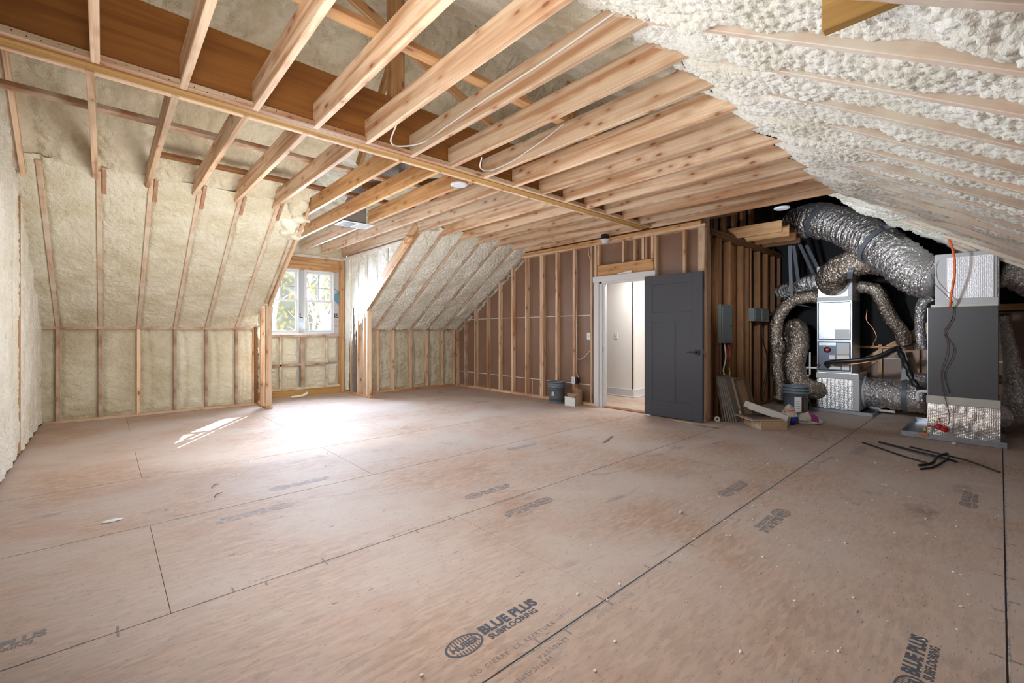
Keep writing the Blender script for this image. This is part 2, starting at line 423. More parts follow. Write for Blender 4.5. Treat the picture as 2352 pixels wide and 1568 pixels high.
INK = flat('ink_grey', (.075, .08, .10), .8)
INKF = flat('ink_faded', (.22, .195, .19), .8)
INKB = flat('ink_faint_blue', (.33, .30, .31), .8)
RED = flat('red_plastic', (.55, .015, .02), .4)
ORANGE = flat('orange_cable', (.75, .12, .02), .45)
ORLAB = flat('orange_label', (.60, .16, .03), .6)
GREEN = flat('green_label', (.04, .30, .12), .6)
YELLOW = flat('yellow_plastic', (.75, .60, .03), .5)
WCABLE = flat('white_cable', (.62, .60, .56), .5)
COPPER = flat('copper', (.70, .30, .16), .35, .9)
PVC = flat('pvc_white', (.66, .66, .64), .4)
BUCKET = flat('bucket_grey', (.15, .18, .22), .42, noise=.08, nscale=6)
BUCKIN = flat('bucket_dirt', (.30, .24, .18), .9, noise=.3, nscale=20)
CARD = flat('cardboard', (.34, .22, .13), .8, noise=.1, nscale=10)
CARDL = flat('cardboard_light', (.50, .36, .24), .8, noise=.08, nscale=10)
CARDD = flat('cardboard_dark', (.12, .085, .06), .8)
TILE = flat('slate_tile', (.10, .095, .095), .6, noise=.1)
BAGW = flat('bag_white', (.66, .62, .56), .4, noise=.15, bump=.4, bscale=18)
BLUE = flat('bag_blue', (.01, .05, .32), .3, bump=.4, bscale=18)
ORP = flat('bag_orange', (.72, .16, .05), .4)
PURP = flat('bag_purple', (.30, .05, .20), .5)
SIDING = flat('white_siding', (.85, .87, .90), .6)
SHINGLE = flat('shingles', (.22, .20, .19), .9, noise=.3, nscale=30)
BARK = flat('pale_bark', (.62, .56, .50), .9, noise=.25, nscale=12)
LEAF = flat('spring_leaves', (.40, .36, .15), .8)
GROUND = flat('leaf_litter', (.45, .36, .26), .95, noise=.3, nscale=3)
DISC = flat('light_disc_white', (.62, .64, .70), .4)
GL, gn, gl_, gp = nt('window_glass')
for q in list(gn):
    if q.type == 'BSDF_PRINCIPLED': gn.remove(q)
gt = gn.new('ShaderNodeBsdfTransparent'); gg = gn.new('ShaderNodeBsdfGlossy'); gg.inputs['Roughness'].default_value = .02
gm = gn.new('ShaderNodeMixShader'); gm.inputs[0].default_value = .05
gl_.new(gt.outputs[0], gm.inputs[1]); gl_.new(gg.outputs[0], gm.inputs[2])
gl_.new(gm.outputs[0], [q for q in gn if q.type == 'OUTPUT_MATERIAL'][0].inputs[0])

# ================================================================== STRUCTURE
SL = .635
NS = math.sqrt(1+SL*SL)
def zl(y): return 1.3+SL*(8.45-y)          # left slope under-side
def zr(y): return 2.05+SL*y                # right slope under-side
YR = (1.3+SL*8.45-2.05)/(2*SL); ZR = zr(YR)  # ridge
JX = [-.055+.4055*k for k in range(15)]

# ---- floor: panels with recessed joints
floor = box('floor', -.9, 9.3, -1.6, 9.1, -.06, -.006, BROWND); floor['kind'] = 'structure'
rows = [(-1.23, -.018, .70), (-.018, 1.21, .28), (1.21, 2.42, 1.725), (2.42, 3.62, .215), (3.62, 4.84, 1.70), (4.84, 6.05, .235),
        (6.05, 7.26, 1.70), (7.26, 9.08, .24)]
for (y0, y1, xs) in rows:
    x = xs-2.438*2
    while x < 9.2:
        a, b = max(x, -.85), min(x+2.438, 9.25)
        if b-a > .05:
            box('floor_panel', a+.0011, b-.0011, y0+.003, y1-.003, -.020, 0, OSB, floor, b=.0012)
        x += 2.438

# ---- text helpers (flat print lying on real surfaces)
def text_mesh(name, s, size, mat, M, parent, space=1.0, bold=0.0, sx=1.0):
    c = bpy.data.curves.new('t', 'FONT'); c.body = s; c.size = size; c.space_character = space; c.offset = bold
    c.align_x = 'LEFT'; c.align_y = 'CENTER'
    c.resolution_u = 3
    o = bpy.data.objects.new('t', c); S.collection.objects.link(o)
    bpy.context.view_layer.update()
    dg = bpy.context.evaluated_depsgraph_get()
    me = bpy.data.meshes.new_from_object(o.evaluated_get(dg)); me.transform(Matrix.Scale(sx, 4, (1, 0, 0))); me.transform(M)
    bpy.data.objects.remove(o); bpy.data.curves.remove(c)
    me.materials.clear(); me.materials.append(mat)
    q = bpy.data.objects.new(name, me); return put(q, parent)
def frame(O, X, Y):
    X = Vector(X).normalized(); Y = Vector(Y).normalized(); Z = X.cross(Y)
    M = Matrix((X, Y, Z)).transposed().to_4x4(); M.translation = Vector(O); return M
def stamp(x, y, ang, mat, sc=1.0, full=True):
    """oval flooring stamp: x,y = centre of the oval, ang = reading direction"""
    c, s = math.cos(ang), math.sin(ang)
    X = Vector((c, s, 0)); Y = Vector((-s, c, 0)); O = Vector((x, y, .0008))
    v = []; f = []; n = 40
    for k in range(n):
        a = 2*math.pi*k/n
        for r in (1.0, .88): v.append(O+X*.075*sc*r*math.cos(a)+Y*.048*sc*r*math.sin(a))
    for k in range(n):
        k2 = (k+1) % n; f.append((2*k, 2*k2, 2*k2+1, 2*k+1))
    for i in range(-5, 6):
        xx = i*.0115*sc; hh = .040*sc*math.sqrt(max(0, 1-(xx/(.066*sc))**2)); w = .0022*sc; b0 = len(v)
        for (a, b) in ((-w, -hh), (w, -hh), (w, -.020*sc), (-w, -.020*sc)): v.append(O+X*(xx+a)+Y*b)
        for (a, b) in ((-w, .020*sc), (w, .020*sc), (w, hh), (-w, hh)): v.append(O+X*(xx+a)+Y*b)
        if hh > .021*sc: f.append((b0, b0+1, b0+2, b0+3)); f.append((b0+4, b0+5, b0+6, b0+7))
    mesh('printed_oval', v, f, mat, floor)
    text_mesh('printed_text', 'HUBER', .040*sc, mat, frame(O-X*.055*sc, X, Y), floor, bold=.0016*sc, sx=.92)
    if full:
        text_mesh('printed_text', 'BLUE PLUS', .062*sc, mat, frame(O+X*.082*sc+Y*.014*sc, X, Y), floor, bold=.003*sc, sx=.95)
        text_mesh('printed_text', 'SUBFLOORING', .036*sc, mat, frame(O+X*.090*sc-Y*.030*sc, X, Y), floor, bold=.0012*sc, sx=.98)
stamp(1.035, 1.405, 0, INK, 1.12)
stamp(2.04+.30, 2.22, math.pi, INKF, 1.05)
stamp(2.03, 2.64, 0, INKF, 1.0)
stamp(.86+.06, 3.39, math.pi, INKB, 1.1)
stamp(1.02, 3.80, 0, INKB, 1.05)
stamp(3.47, 1.40, 0, INKF, 1.05)
stamp(3.36, .995, math.pi, INKF, 1.1)
stamp(4.50, .15, 0, INKF, 1.0)
stamp(2.03, .20, 0, INK, 1.05)
stamp(-.53, 2.60, 0, INKF, 1.0)
stamp(5.62, .98, 0, INKB, 1.0)
stamp(3.15, 3.43, 0, INKB, 1.0)
def ftxt(s, x, y, ang, size, mat):
    c, sn = math.cos(ang), math.sin(ang)
    text_mesh('printed_text', s, size, mat, frame((x, y, .0008), (c, sn, 0), (-sn, c, 0)), floor, space=1.25)
ftxt('NO CIERRE', .955, 1.262, 0, .030, INKF); ftxt('LA ABERTURA', 1.165, 1.262, 0, .030, INKF)
ftxt('LOT-25', 1.42, 1.268, 0, .024, INKB)
ftxt('LENGUETA', 1.36, 1.163, math.pi, .028, INKF); ftxt('VERTICALMENTE', 1.24, 1.135, math.pi, .026, INKF)
ftxt('DO NOT CLOSE GAP', 1.82, 1.160, math.pi, .024, INKB)
for (s, x, y) in (('1/8 GAP', .52, 2.46), ('TONGUE SIDE', 1.25, 2.455), ('TONGUE', 2.2, 1.262), ('GAP', 2.75, 1.16)):
    ftxt(s, x, y, 0, .024, INKB)
tv = []; tf = []
def tick(x, y, dx, dy, w=.004):
    d = Vector((dx, dy, 0)).normalized()*w; nrm = Vector((-d.y, d.x, 0)); b = len(tv); p = Vector((x, y, .0007)); q = p+Vector((dx, dy, 0))
    tv.extend([p+nrm, q+nrm, q-nrm, p-nrm]); tf.append((b, b+1, b+2, b+3))
for yy in (1.21, 2.42, -.018):
    for k in range(14):
        xx = .05+.4064*k+random.uniform(-.01, .01)
        if yy < 0 and xx < 1.6: continue
        tick(xx, yy+.008, 0, .035); tick(xx+.13*(k % 2), yy-.008, 0, -.035)
for k in range(40):
    x = random.uniform(.4, 4.8); y = random.choice((.40, .81, 1.62, 2.02, 2.83, 3.2))+random.uniform(-.02, .02)
    if x+y > 1.6: tick(x, y, random.uniform(.02, .04), random.uniform(-.006, .006), .003)
mesh('printed_ticks', tv, tf, INKF, floor)['kind'] = 'stuff'
# blue-grey rub marks along the panel edges
ev = []; ef = []
for (yy, dens, w0) in ((1.21, .9, .008), (2.42, .5, .005), (3.62, .3, .004), (-.018, .85, .007), (4.84, .4, .004)):
    x = -.8
    while x < 9.0:
        L = random.uniform(.02, .09)
        if random.random() < dens and not (yy < 0 and x > 6.85):
            a = yy-.003-random.uniform(.2, 1)*w0; b_ = yy-.003; b = len(ev)
            ev += [(x, a, .0006), (x+L, a+random.uniform(-.002, .002), .0006), (x+L, b_, .0006), (x, b_, .0006)]; ef.append((b, b+1, b+2, b+3))
            a = yy+.003; b_ = yy+.003+random.uniform(.1, .5)*w0; b = len(ev)
            ev += [(x, a, .0006), (x+L, a, .0006), (x+L, b_, .0006), (x, b_, .0006)]; ef.append((b, b+1, b+2, b+3))
        x += L
mesh('edge_rub', ev, ef, flat('rub_blue_grey', (.29, .30, .315), .9, noise=.4, nscale=60), floor)['kind'] = 'stuff'
# loose foam crumbs and chips trodden over the floor
bm = bmesh.new()
for k in range(230):
    if random.random() < .65: x = random.uniform(1.6, 5.6); y = random.uniform(.0, 1.7)
    else: x = random.uniform(.3, 5.6); y = random.uniform(.3, 5.5)
    if math.hypot(x, y) < 1.2: continue
    r = random.choice((.002, .0025, .003, .003, .004, .006))
    if math.hypot(x, y) > 2.5: r *= 1.25
    M = Matrix.Translation((x, y, r*.35)) @ Matrix.Rotation(random.random()*6, 4, 'Z') @ Matrix.Diagonal((r*random.uniform(.8, 1.9), r, r*.6, 1))
    bmesh.ops.create_icosphere(bm, subdivisions=1, radius=1, matrix=M)
for (x, y, r) in ((1.21, .93, .012), (1.30, .98, .007), (1.02, 1.02, .010), (.83, 1.38, .008), (1.48, 1.02, .007), (1.62, 1.32, .008), (1.10, .86, .008)):
    bmesh.ops.create_icosphere(bm, subdivisions=2, radius=1, matrix=Matrix.Translation((x, y, r*.5)) @ Matrix.Diagonal((r, r*.9, r*.7, 1)))
me = bpy.data.meshes.new('foam_crumbs'); bm.to_mesh(me); bm.free(); me.materials.append(FOAMW)
tag(put(bpy.data.objects.new('foam_crumbs', me)), 'small pale foam crumbs strewn over the subfloor', 'debris', kind='stuff')

# ---- roof / ceiling structure
ceil = mesh('ceiling', [(-.9, YR, ZR+.3), (9.4, YR, ZR+.3), (9.4, -1.6, zr(-1.6)+.3), (-.9, -1.6, zr(-1.6)+.3)], [(0, 1, 2, 3)], SHINGLE)
ceil['kind'] = 'structure'
def roofquad(x0, x1, y0, y1, zf, off=.3):
    return mesh('roof_deck', [(x0, y0, zf(y0)+off), (x1, y0, zf(y0)+off), (x1, y1, zf(y1)+off), (x0, y1, zf(y1)+off)], [(0, 1, 2, 3)], SHINGLE, ceil)
def zd(y): return 2.95+(9.0-y)*.135
roofquad(-.9, 1.9, YR, 8.75, zl); roofquad(3.68, 9.4, YR, 8.75, zl); roofquad(1.9, 3.68, YR, 4.9, zl)
roofquad(1.85, 3.72, 4.7, 9.35, zd, .12)
# left slope rafters (flush with the foam)
lr = [-.45, -.035, .375, .80, 1.20, 1.61]
nl = Vector((0, -SL, -1))/NS; nr = Vector((0, SL, -1))/NS
def slope_board(name, x, y0, y1, zf, n, w, d, inset, mat):
    a = Vector((x, y0, zf(y0)))+n*inset-n*d/2; b = Vector((x, y1, zf(y1)))+n*inset-n*d/2
    return lumber(name, a, b, w, d, mat, ceil, up=n)
for x in lr: slope_board('rafter', x, 8.46, 6.05, zl, nl, .042, .14, .010, DUSTY)
for x in (1.90, 1.945): slope_board('trimmer_rafter', x, 7.86, 6.0, zl, nl, .042, .20, .075 if x > 1.92 else .02, PINE if x > 1.92 else DUSTY)
for x in (3.585, 3.64): slope_board('trimmer_rafter', x, 7.90, 6.05, zl, nl, .042, .20, .055 if x < 3.6 else .012, PINE_O if x < 3.6 else DUSTY)
rr = [4.03, 4.42, 4.83, 5.23, 5.63]
for x in rr: slope_board('rafter', x, 8.46, 6.0, zl, nl, .042, .14, .022, DUSTY)
def wav(v, k=1): return v
def bayfn(s, a, edge, kind='crinkle', mean=.008, lowe=-.012):
    def fn(u, v, P):
        lv = v.max(); e = np.maximum(np.minimum(v, lv-v)-.018, 0)
        jag = edge*(1+.9*fbm(u*18, v*0+s, s+31, 3))
        t = np.clip(e/np.maximum(jag, .004), 0, 1); t = t*t*(3-2*t)
        base = crinkle(P[..., 0]*1.0, u, s, a) if kind == 'crinkle' else popcorn(u, P[..., 0], s, a)
        return (mean+base)*t+lowe*(1-t)
    return fn
UL = Vector((0, -1, SL))/NS; UR = Vector((0, 1, SL))/NS
bx = [-.60, -.45, -.035, .375, .80, 1.20, 1.61, 1.90]
for i in range(len(bx)-1):
    x0, x1 = bx[i]-(.14 if i == 0 else 0), bx[i+1]
    foam('foam_bay', (x0, 8.46, zl(8.46)), UL, (1, 0, 0), nl, (8.46-6.0)*NS, x1-x0, .011, bayfn(11+i, .016, .03, mean=.014), FOAM, ceil, kind='stuff')
bx2 = [3.66, 4.03, 4.42, 4.83, 5.23, 5.63, 6.02]
for i in range(len(bx2)-1):
    x0, x1 = bx2[i], bx2[i+1]
    foam('foam_bay', (x0, 8.46, zl(8.46)), UL, (1, 0, 0), nl, (8.46-5.95)*NS, x1-x0, .011, bayfn(31+i, .040, .03, 'pop', -.004, -.02), FOAMW, ceil, kind='stuff')
# foam above the joists, both sides of the ridge
fb = lambda s, a: (lambda u, v, P: crinkle(P[..., 0]*.8, u*.8, s, a)*1.6)
def hump(s):
    def fn(u, v, P):
        ph = (P[..., 0]+.055) % .4055/.4055
        return .05*np.sin(np.pi*ph)**.6-.02+crinkle(P[..., 0]*.9, u*.9, s, .036)
    return fn
foam('foam_above_joists', (-.62, 6.02, zl(6.02)), UL, (1, 0, 0), nl, (6.02-YR)*NS, 6.65, .015, hump(50), FOAM2, ceil,
     mask=lambda C: ~((C[:, 0] > 1.93) & (C[:, 0] < 3.66) & (C[:, 1] > 4.95)), kind='stuff')
foam('foam_above_joists', (-.62, 1.3, zr(1.3)), UR, (1, 0, 0), nr, (YR-1.3)*NS, 7.3, .015, hump(51), FOAM2, ceil, kind='stuff')
UD = Vector((0, -1, .135)).normalized(); nd = Vector((0, -.135, -1)).normalized()
foam('foam_dormer', (1.93, 9.08, zd(9.08)), UD, (1, 0, 0), nd, 4.2, 1.75, .02, lambda u, v, P: crinkle(P[..., 0], u, 52, .03)*1.2, FOAM, ceil, kind='stuff')
# right slope: rafters with popcorn foam between
RX = [-.055+.4055*k+.02 for k in range(-1, 21)]
for x in RX:
    slope_board('rafter', x, -1.25, 1.35 if x < 6.1 else (1.0 if x < 7 else .4), zr, nr, .040, .16, .038+random.uniform(-.006, .010), DUSTW)
def rfn(s):
    def fn(u, v, P):
        lv = v.max(); e = np.maximum(np.minimum(v, lv-v)-.016, 0); t = np.clip(e/(.030*(1+fbm(u*10, v*0+s, s+3, 2))), 0, 1); t = t*t*(3-2*t)
        y = P[..., 1]
        lump = .058*np.exp(-((y-1.02)/.26)**2)*(1+1.2*fbm(P[..., 0]*3, u*4, s+8, 2))
        return popcorn(u, P[..., 0], s, .036, .042)*t+.004*t+lump*(.55+.45*t)-.012-.07*np.clip((y-1.45)/.3, 0, 1)
    return fn
def dark_edge(C):
    lim = np.where(C[:, 1] > 1.2, 6.69, 6.69+(1.2-C[:, 1])*1.86)
    return C[:, 0] < lim+.12*np.sin(C[:, 1]*23)+.08*np.sin(C[:, 1]*51)
for i in range(len(RX)-1):
    x0, x1 = RX[i], RX[i+1]
    near = RX[i] < 4.2
    foam('foam_bay', (x0, -1.22, zr(-1.22)), UR, (1, 0, 0), nr, (3.02)*NS if x1 < 6.2 else 2.5*NS, x1-x0, .0085 if near else .013, rfn(80+i), FOAMW, ceil,
         mask=dark_edge if x1 > 6.3 else None, kind='stuff')
    # foam plug hugging the joist ends
# joists
for k, x in enumerate(JX):
    xr = x+(.0 if k < 8 else 0)
    lumber('joist', (xr+.02, .80, 2.843), (xr+.02, 3.488, 2.843), .040, .186, PINE, ceil)
    if k == 0: xl = x
    ye = 6.12
    if 1.95 < x < 3.6: ye = 9.02
    if abs(x-2.78) < .03:      # cut joist headed off at the duct boot
        lumber('joist', (x-.005, 3.625, 2.843), (x-.005, 6.02, 2.843), .040, .186, PINE_O, ceil)
        lumber('joist', (x-.005, 6.38, 2.843), (x-.005, 9.02, 2.843), .040, .186, PINE, ceil)
        continue
    lumber('joist', (x-.005, 3.625, 2.843), (x-.005, ye, 2.843), .040, .186, PINE_O if k in (5, 6, 7) else PINE, ceil)
lumber('joist', (5.945, .95, 2.843), (5.945, 3.49, 2.843), .04, .186, PINE, ceil)
lumber('joist', (5.945, 3.62, 2.843), (5.945, 6.15, 2.843), .04, .186, PINE, ceil)
# rafter laps showing beside the joist ends
for x in lr[1:]:
    slope_board('rafter_lap', x+.04, 6.30, 6.0, zl, nl, .036, .1, .020, STUD_L)
# rake framing against the left gable
slope_board('rake_rafter', -.60, 6.15, 4.0, zl, nl, .07, .12, .05, DUSTY)
slope_board('rake_rafter', -.555, 6.2, 4.0, zl, nl, .035, .12, .075, PINE)
# laminated beam and its ledgers
lvl = empty('ridge_beam', (2.6, 3.56, 2.76), 'long laminated ceiling beam with dark brown face carrying all the joists', 'beam')
lumber('beam_ply', (-.62, 3.513, 2.988), (5.96, 3.513, 2.988), .045, .450, LVL, lvl)
lumber('beam_ply', (-.62, 3.559, 2.988), (5.96, 3.559, 2.988), .045, .452, LVLB, lvl)
lumber('beam_ply', (-.62, 3.605, 2.988), (5.96, 3.605, 2.988), .045, .450, LVLB, lvl)
lumber('ledger_strip', (-.62, 3.468, 2.772), (5.96, 3.468, 2.772), .040, .042, PINE, lvl)
lumber('ledger_strip', (-.62, 3.646, 2.772), (5.96, 3.646, 2.772), .036, .040, PINE, lvl)
nv = []; nf = []
for k in range(95):
    x = -.5+.067*k+random.uniform(-.02, .02); z = 2.768+random.choice((-.008, .0, .008)); b = len(nv)
    for a in range(6):
        nv.append((x+.0035*math.cos(a*1.047), 3.4472, z+.0035*math.sin(a*1.047)))
    nf.append(tuple(range(b, b+6)))
q = mesh('nail_heads', nv, nf, BLACK, lvl); q['kind'] = 'stuff'
# catwalk strips lying on the joists, posts and long brace
def plank(name, a, b, w, d, mat, label, cat, group=None, up=(0, 0, 1)):
    return tag(lumber(name, a, b, w, d, mat, None, up), label, cat, group)
plank('brace_board', (-.62, 4.72, 2.956), (5.9, 4.72, 2.956), .089, .038, STUD_L, 'reddish runner board lying across the joists left of the long beam', 'board')
plank('brace_board', (.4, 5.55, 2.956), (5.9, 5.55, 2.956), .089, .038, PINE_D, 'runner board over the joists nearest the dormer side', 'board')
plank('brace_board', (-.6, 2.44, 2.956), (5.9, 2.44, 2.956), .089, .038, PINE_O, 'runner board lying across the joists right of the long beam', 'board')
plank('ridge_post', (1.88, 3.56, 3.215), (1.88, 3.56, ZR-.02), .13, .089, PINE_O, 'nearer upright post standing on the long beam under the ridge', 'post', up=(0, 1, 0))
plank('ridge_post', (4.25, 3.56, 3.215), (4.25, 3.56, ZR-.02), .089, .089, PINE_O, 'farther upright post standing on the long beam under the ridge', 'post', up=(0, 1, 0))
plank('diagonal_brace', (1.30, 3.46, 3.92), (2.95, 3.46, 3.28), .038, .085, PINE_O, 'slanting brace crossing the nearer ridge post above the joists', 'brace')
plank('diagonal_brace', (2.0, 4.6, 2.99), (2.05, 3.9, 3.9), .038, .085, PINE_O, 'short leaning strut beside the runner board left of the beam', 'brace')
plank('diagonal_brace', (2.3, 5.2, 2.98), (3.6, 4.8, 3.25), .038, .085, PINE_D, 'dark slanting strut over the joists near the round duct', 'brace')
# stub end hanging from the right slope above the camera
plank('joist_stub', (1.62, .365, 2.18), (1.62, -.25, 2.18), .040, .11, LVLB, 'short golden board end jutting from the foamed slope at top right', 'board')

# ---- kneewall left with its framing
wk = mesh('wall_left', [(-.9, 8.56, 0), (1.93, 8.56, 0), (1.93, 8.56, 1.7), (-.9, 8.56, 1.7)], [(0, 1, 2, 3)], SHINGLE); wk['kind'] = 'structure'
def studs_y(xs, y, z0, z1, mat, parent, w=.04, d=.089):
    for x in xs:
        lumber('stud', (x, y+d/2, z0), (x, y+d/2, z1), w, d, mat, parent, up=(0, 1, 0))
studs_y([-.45, -.035, .80, 1.20, 1.61], 8.44, .04, 1.26, STUD_L, wk)
studs_y([.375, ], 8.44, .04, 1.26, PINE, wk); studs_y([1.86], 8.44, .04, 1.26, PINE, wk)
lumber('bottom_plate', (-.6, 8.485, .02), (1.93, 8.485, .02), .089, .04, PINE, wk)
lumber('top_plate', (-.6, 8.485, 1.28), (1.93, 8.485, 1.28), .089, .045, STUD_L, wk)
bx = [-.60, -.45, -.035, .375, .80, 1.20, 1.61, 1.90]
def fk(s, a=.02, lean=0):
    def fn(u, v, P):
        lu, lv = u.max(), v.max(); e = np.minimum(np.minimum(v, lv-v), np.minimum(u, lu-u)); t = np.clip(e/.06, 0, 1); t = t*t*(3-2*t)
        w = np.exp(-((v-.09-.03*np.sin(u*3))/.035)**2)*.03*lean
        return -.015*(1-t)+t*(crinkle(u, v, s, a)+.012)-w
    return fn
for i in range(len(bx)-1):
    x0, x1 = bx[i]+(.018 if i else -.12), bx[i+1]-.018
    foam('foam_bay', (x0, 8.49, .04), (0, 0, 1), (1, 0, 0), (0, -1, 0), 1.22, x1-x0, .013, fk(120+i, .022, 1 if i > 2 else 0), FOAM2 if i < 4 else FOAM, wk, kind='stuff')
# kneewall right of the dormer
wk2 = mesh('wall_left_far', [(3.6, 8.56, 0), (6.3, 8.56, 0), (6.3, 8.56, 1.7), (3.6, 8.56, 1.7)], [(0, 1, 2, 3)], SHINGLE); wk2['kind'] = 'structure'
studs_y([4.08, 4.42, 4.83, 5.23, 5.62, 5.93], 8.44, .04, 1.26, PINE, wk2)
lumber('bottom_plate', (3.64, 8.485, .02), (5.97, 8.485, .02), .089, .04, PINE_O, wk2)
lumber('top_plate', (3.64, 8.485, 1.28), (5.97, 8.485, 1.28), .089, .045, STUD_L, wk2)
bx3 = [3.66, 4.08, 4.42, 4.83, 5.23, 5.62, 5.97]
for i in range(len(bx3)-1):
    x0, x1 = bx3[i]+.015, bx3[i+1]-.018
    foam('foam_bay', (x0, 8.50, .04), (0, 0, 1), (1, 0, 0), (0, -1, 0), 1.22, x1-x0, .014, fk(140+i, .035, .6), FOAM2, wk2, kind='stuff')

# ---- near gable wall (left edge of view): studs buried in pale foam
wl_ = mesh('wall_near', [(-.74, 9, 0), (-.74, -1.6, 0), (-.74, -1.6, 1.4), (-.74, YR, ZR+.2), (-.74, 9, 1.4)], [(0, 1, 2, 3, 4)], SHINGLE); wl_['kind'] = 'structure'
ys = [8.05-.4064*k for k in range(15)]
for i, y in enumerate(ys):
    lumber('stud', (-.640 if i == 4 else -.652, y, .04), (-.640 if i == 4 else -.652, y, max(1.2, min(zl(y), zr(y)) - .05)), .04, .089, PINE_O if i == 4 else DUSTW, wl_, up=(1, 0, 0))
lumber('bottom_plate', (-.655, 8.45, .02), (-.655, 1.9, .02), .089, .04, PINE_D, wl_)
yb = [8.46]+ys
for i in range(len(yb)-1):
    y1, y0 = yb[i]+(.1 if i == 0 else 0), yb[i+1]
    h = min(zl(y0), zr(y0))-.02
    foam('foam_bay', (-.62, y0, .04), (0, 0, 1), (0, 1, 0), (1, 0, 0), h, y1-y0, .016,
         (lambda s: (lambda u, v, P: .010+crinkle(u*.7, v*2.2, s, .020)+.013*np.sin(v/v.max()*np.pi)+.005*np.sin(v*70)-.040*np.exp(-(np.minimum(v, v.max()-v)/.024)**2)))(160+i), FOAMW, wl_, kind='stuff',
         mask=lambda C: C[:, 2] < np.minimum(zl(C[:, 1]), zr(C[:, 1])))

# ---- back gable wall with the door
GX = 5.97
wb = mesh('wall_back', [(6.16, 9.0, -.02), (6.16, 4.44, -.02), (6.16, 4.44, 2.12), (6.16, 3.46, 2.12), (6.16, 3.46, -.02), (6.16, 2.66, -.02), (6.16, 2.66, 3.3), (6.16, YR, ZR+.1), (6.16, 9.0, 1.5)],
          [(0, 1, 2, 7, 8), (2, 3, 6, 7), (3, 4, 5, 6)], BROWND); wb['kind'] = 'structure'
def zcap(y): return min(2.64, zl(y)-.02)
yl = [8.53, 8.12, 7.75, 7.33, 6.94, 6.55, 6.157, 5.377, 4.977]
for y in yl:
    lumber('stud', (GX+.045, y-.02, .04), (GX+.045, y-.02, zcap(y-.02)), .040, .089, PINE if y < 7.9 else STUD_L, wb, up=(1, 0, 0))
for y in (8.44, 5.755, 5.713): lumber('stud', (GX+.045, y-.01, .04), (GX+.045, y-.01, zcap(y)), .040, .089, PINE, wb, up=(1, 0, 0))
for y in (4.60, 4.515): lumber('stud', (GX+.045, y-.02, .04), (GX+.045, y-.02, 2.64), .040, .089, PINE, wb, up=(1, 0, 0))
for (y, z0) in ((4.455, 2.31), (3.975, 2.31), (3.775, 2.31), (3.63, 2.31), (3.575, 2.31), (3.475, 2.31), (3.425, .04), (2.985, .04), (2.76, .04), (2.715, .04)):
    lumber('stud', (GX+.045, y-.01, z0), (GX+.045, y-.01, 2.64), .040, .089, PINE, wb, up=(1, 0, 0))
lumber('stud', (GX-.004, 2.725, .04), (GX-.004, 2.725, 2.64), .09, .012, PINE, wb, up=(1, 0, 0))
lumber('door_header', (GX+.022, 3.445, 2.21), (GX+.022, 4.455, 2.21), .044, .185, PINE_O, wb)
lumber('door_header', (GX+.068, 3.445, 2.21), (GX+.068, 4.455, 2.21), .044, .185, PINE, wb)
lumber('bottom_plate', (GX+.045, 8.45, .02), (GX+.045, 4.46, .02), .089, .04, PINE, wb)
lumber('bottom_plate', (GX+.045, 3.44, .02), (GX+.045, 2.68, .02), .089, .04, PINE, wb)
lumber('top_plate', (GX+.045, 6.25, 2.665), (GX+.045, 2.68, 2.665), .089, .045, PINE, wb)
lumber('top_plate', (GX+.045, 6.25, 2.712), (GX+.045, 2.74, 2.712), .089, .045, PINE_O, wb)
# sloping top plate following the roof
lumber('top_plate', (GX+.045, 8.45, zl(8.45)+.0), (GX+.045, 6.2, zl(6.2)+.0), .089, .05, DUSTY, wb)
# brown faced board, three courses with white edges showing at the joints
for (z0, z1) in ((.02, .322), (.334, 1.498), (1.512, 2.80)):
    for (a, b) in ((9.0, 6.05), (6.045, 4.44)):
        zt = z1
        box('sheathing_panel', GX+.092, GX+.104, b, a, z0, zt, BROWN, wb, b=.001)
box('sheathing_panel', GX+.092, GX+.104, 3.46, 4.44, 2.13, 2.80, BROWN, wb, b=.001)
box('sheathing_panel', GX+.092, GX+.104, 2.66, 3.46, .02, 1.505, BROWN, wb, b=.001)
box('sheathing_panel', GX+.092, GX+.104, 2.66, 3.46, 1.512, 2.80, BROWN, wb, b=.001)
box('joint_strip', GX+.088, GX+.096, 4.46, 8.9, 1.499, 1.511, JOINT, wb, b=.001)
box('joint_strip', GX+.088, GX+.096, 4.46, 8.9, .322, .334, JOINT, wb, b=.001)
box('joint_strip', GX+.088, GX+.096, 6.045, 6.053, .02, .322, JOINT, wb, b=.001)
# upper gable sheathing behind the joists
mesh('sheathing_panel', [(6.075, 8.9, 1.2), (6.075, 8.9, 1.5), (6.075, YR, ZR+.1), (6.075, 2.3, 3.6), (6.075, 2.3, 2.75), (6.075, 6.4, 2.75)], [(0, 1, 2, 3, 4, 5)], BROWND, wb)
# foam fringe where slope meets the gable
foam('foam_fringe', (5.99, 8.46, zl(8.46)-.05), UL, (1, 0, 0), nl, 2.5*NS, .07, .010,
     lambda u, v, P: .035+.045*fbm(u*11, v*3, 301, 3)+.02*np.abs(vn(u*30, v*20, 302)), FOAMW, wb, kind='stuff')
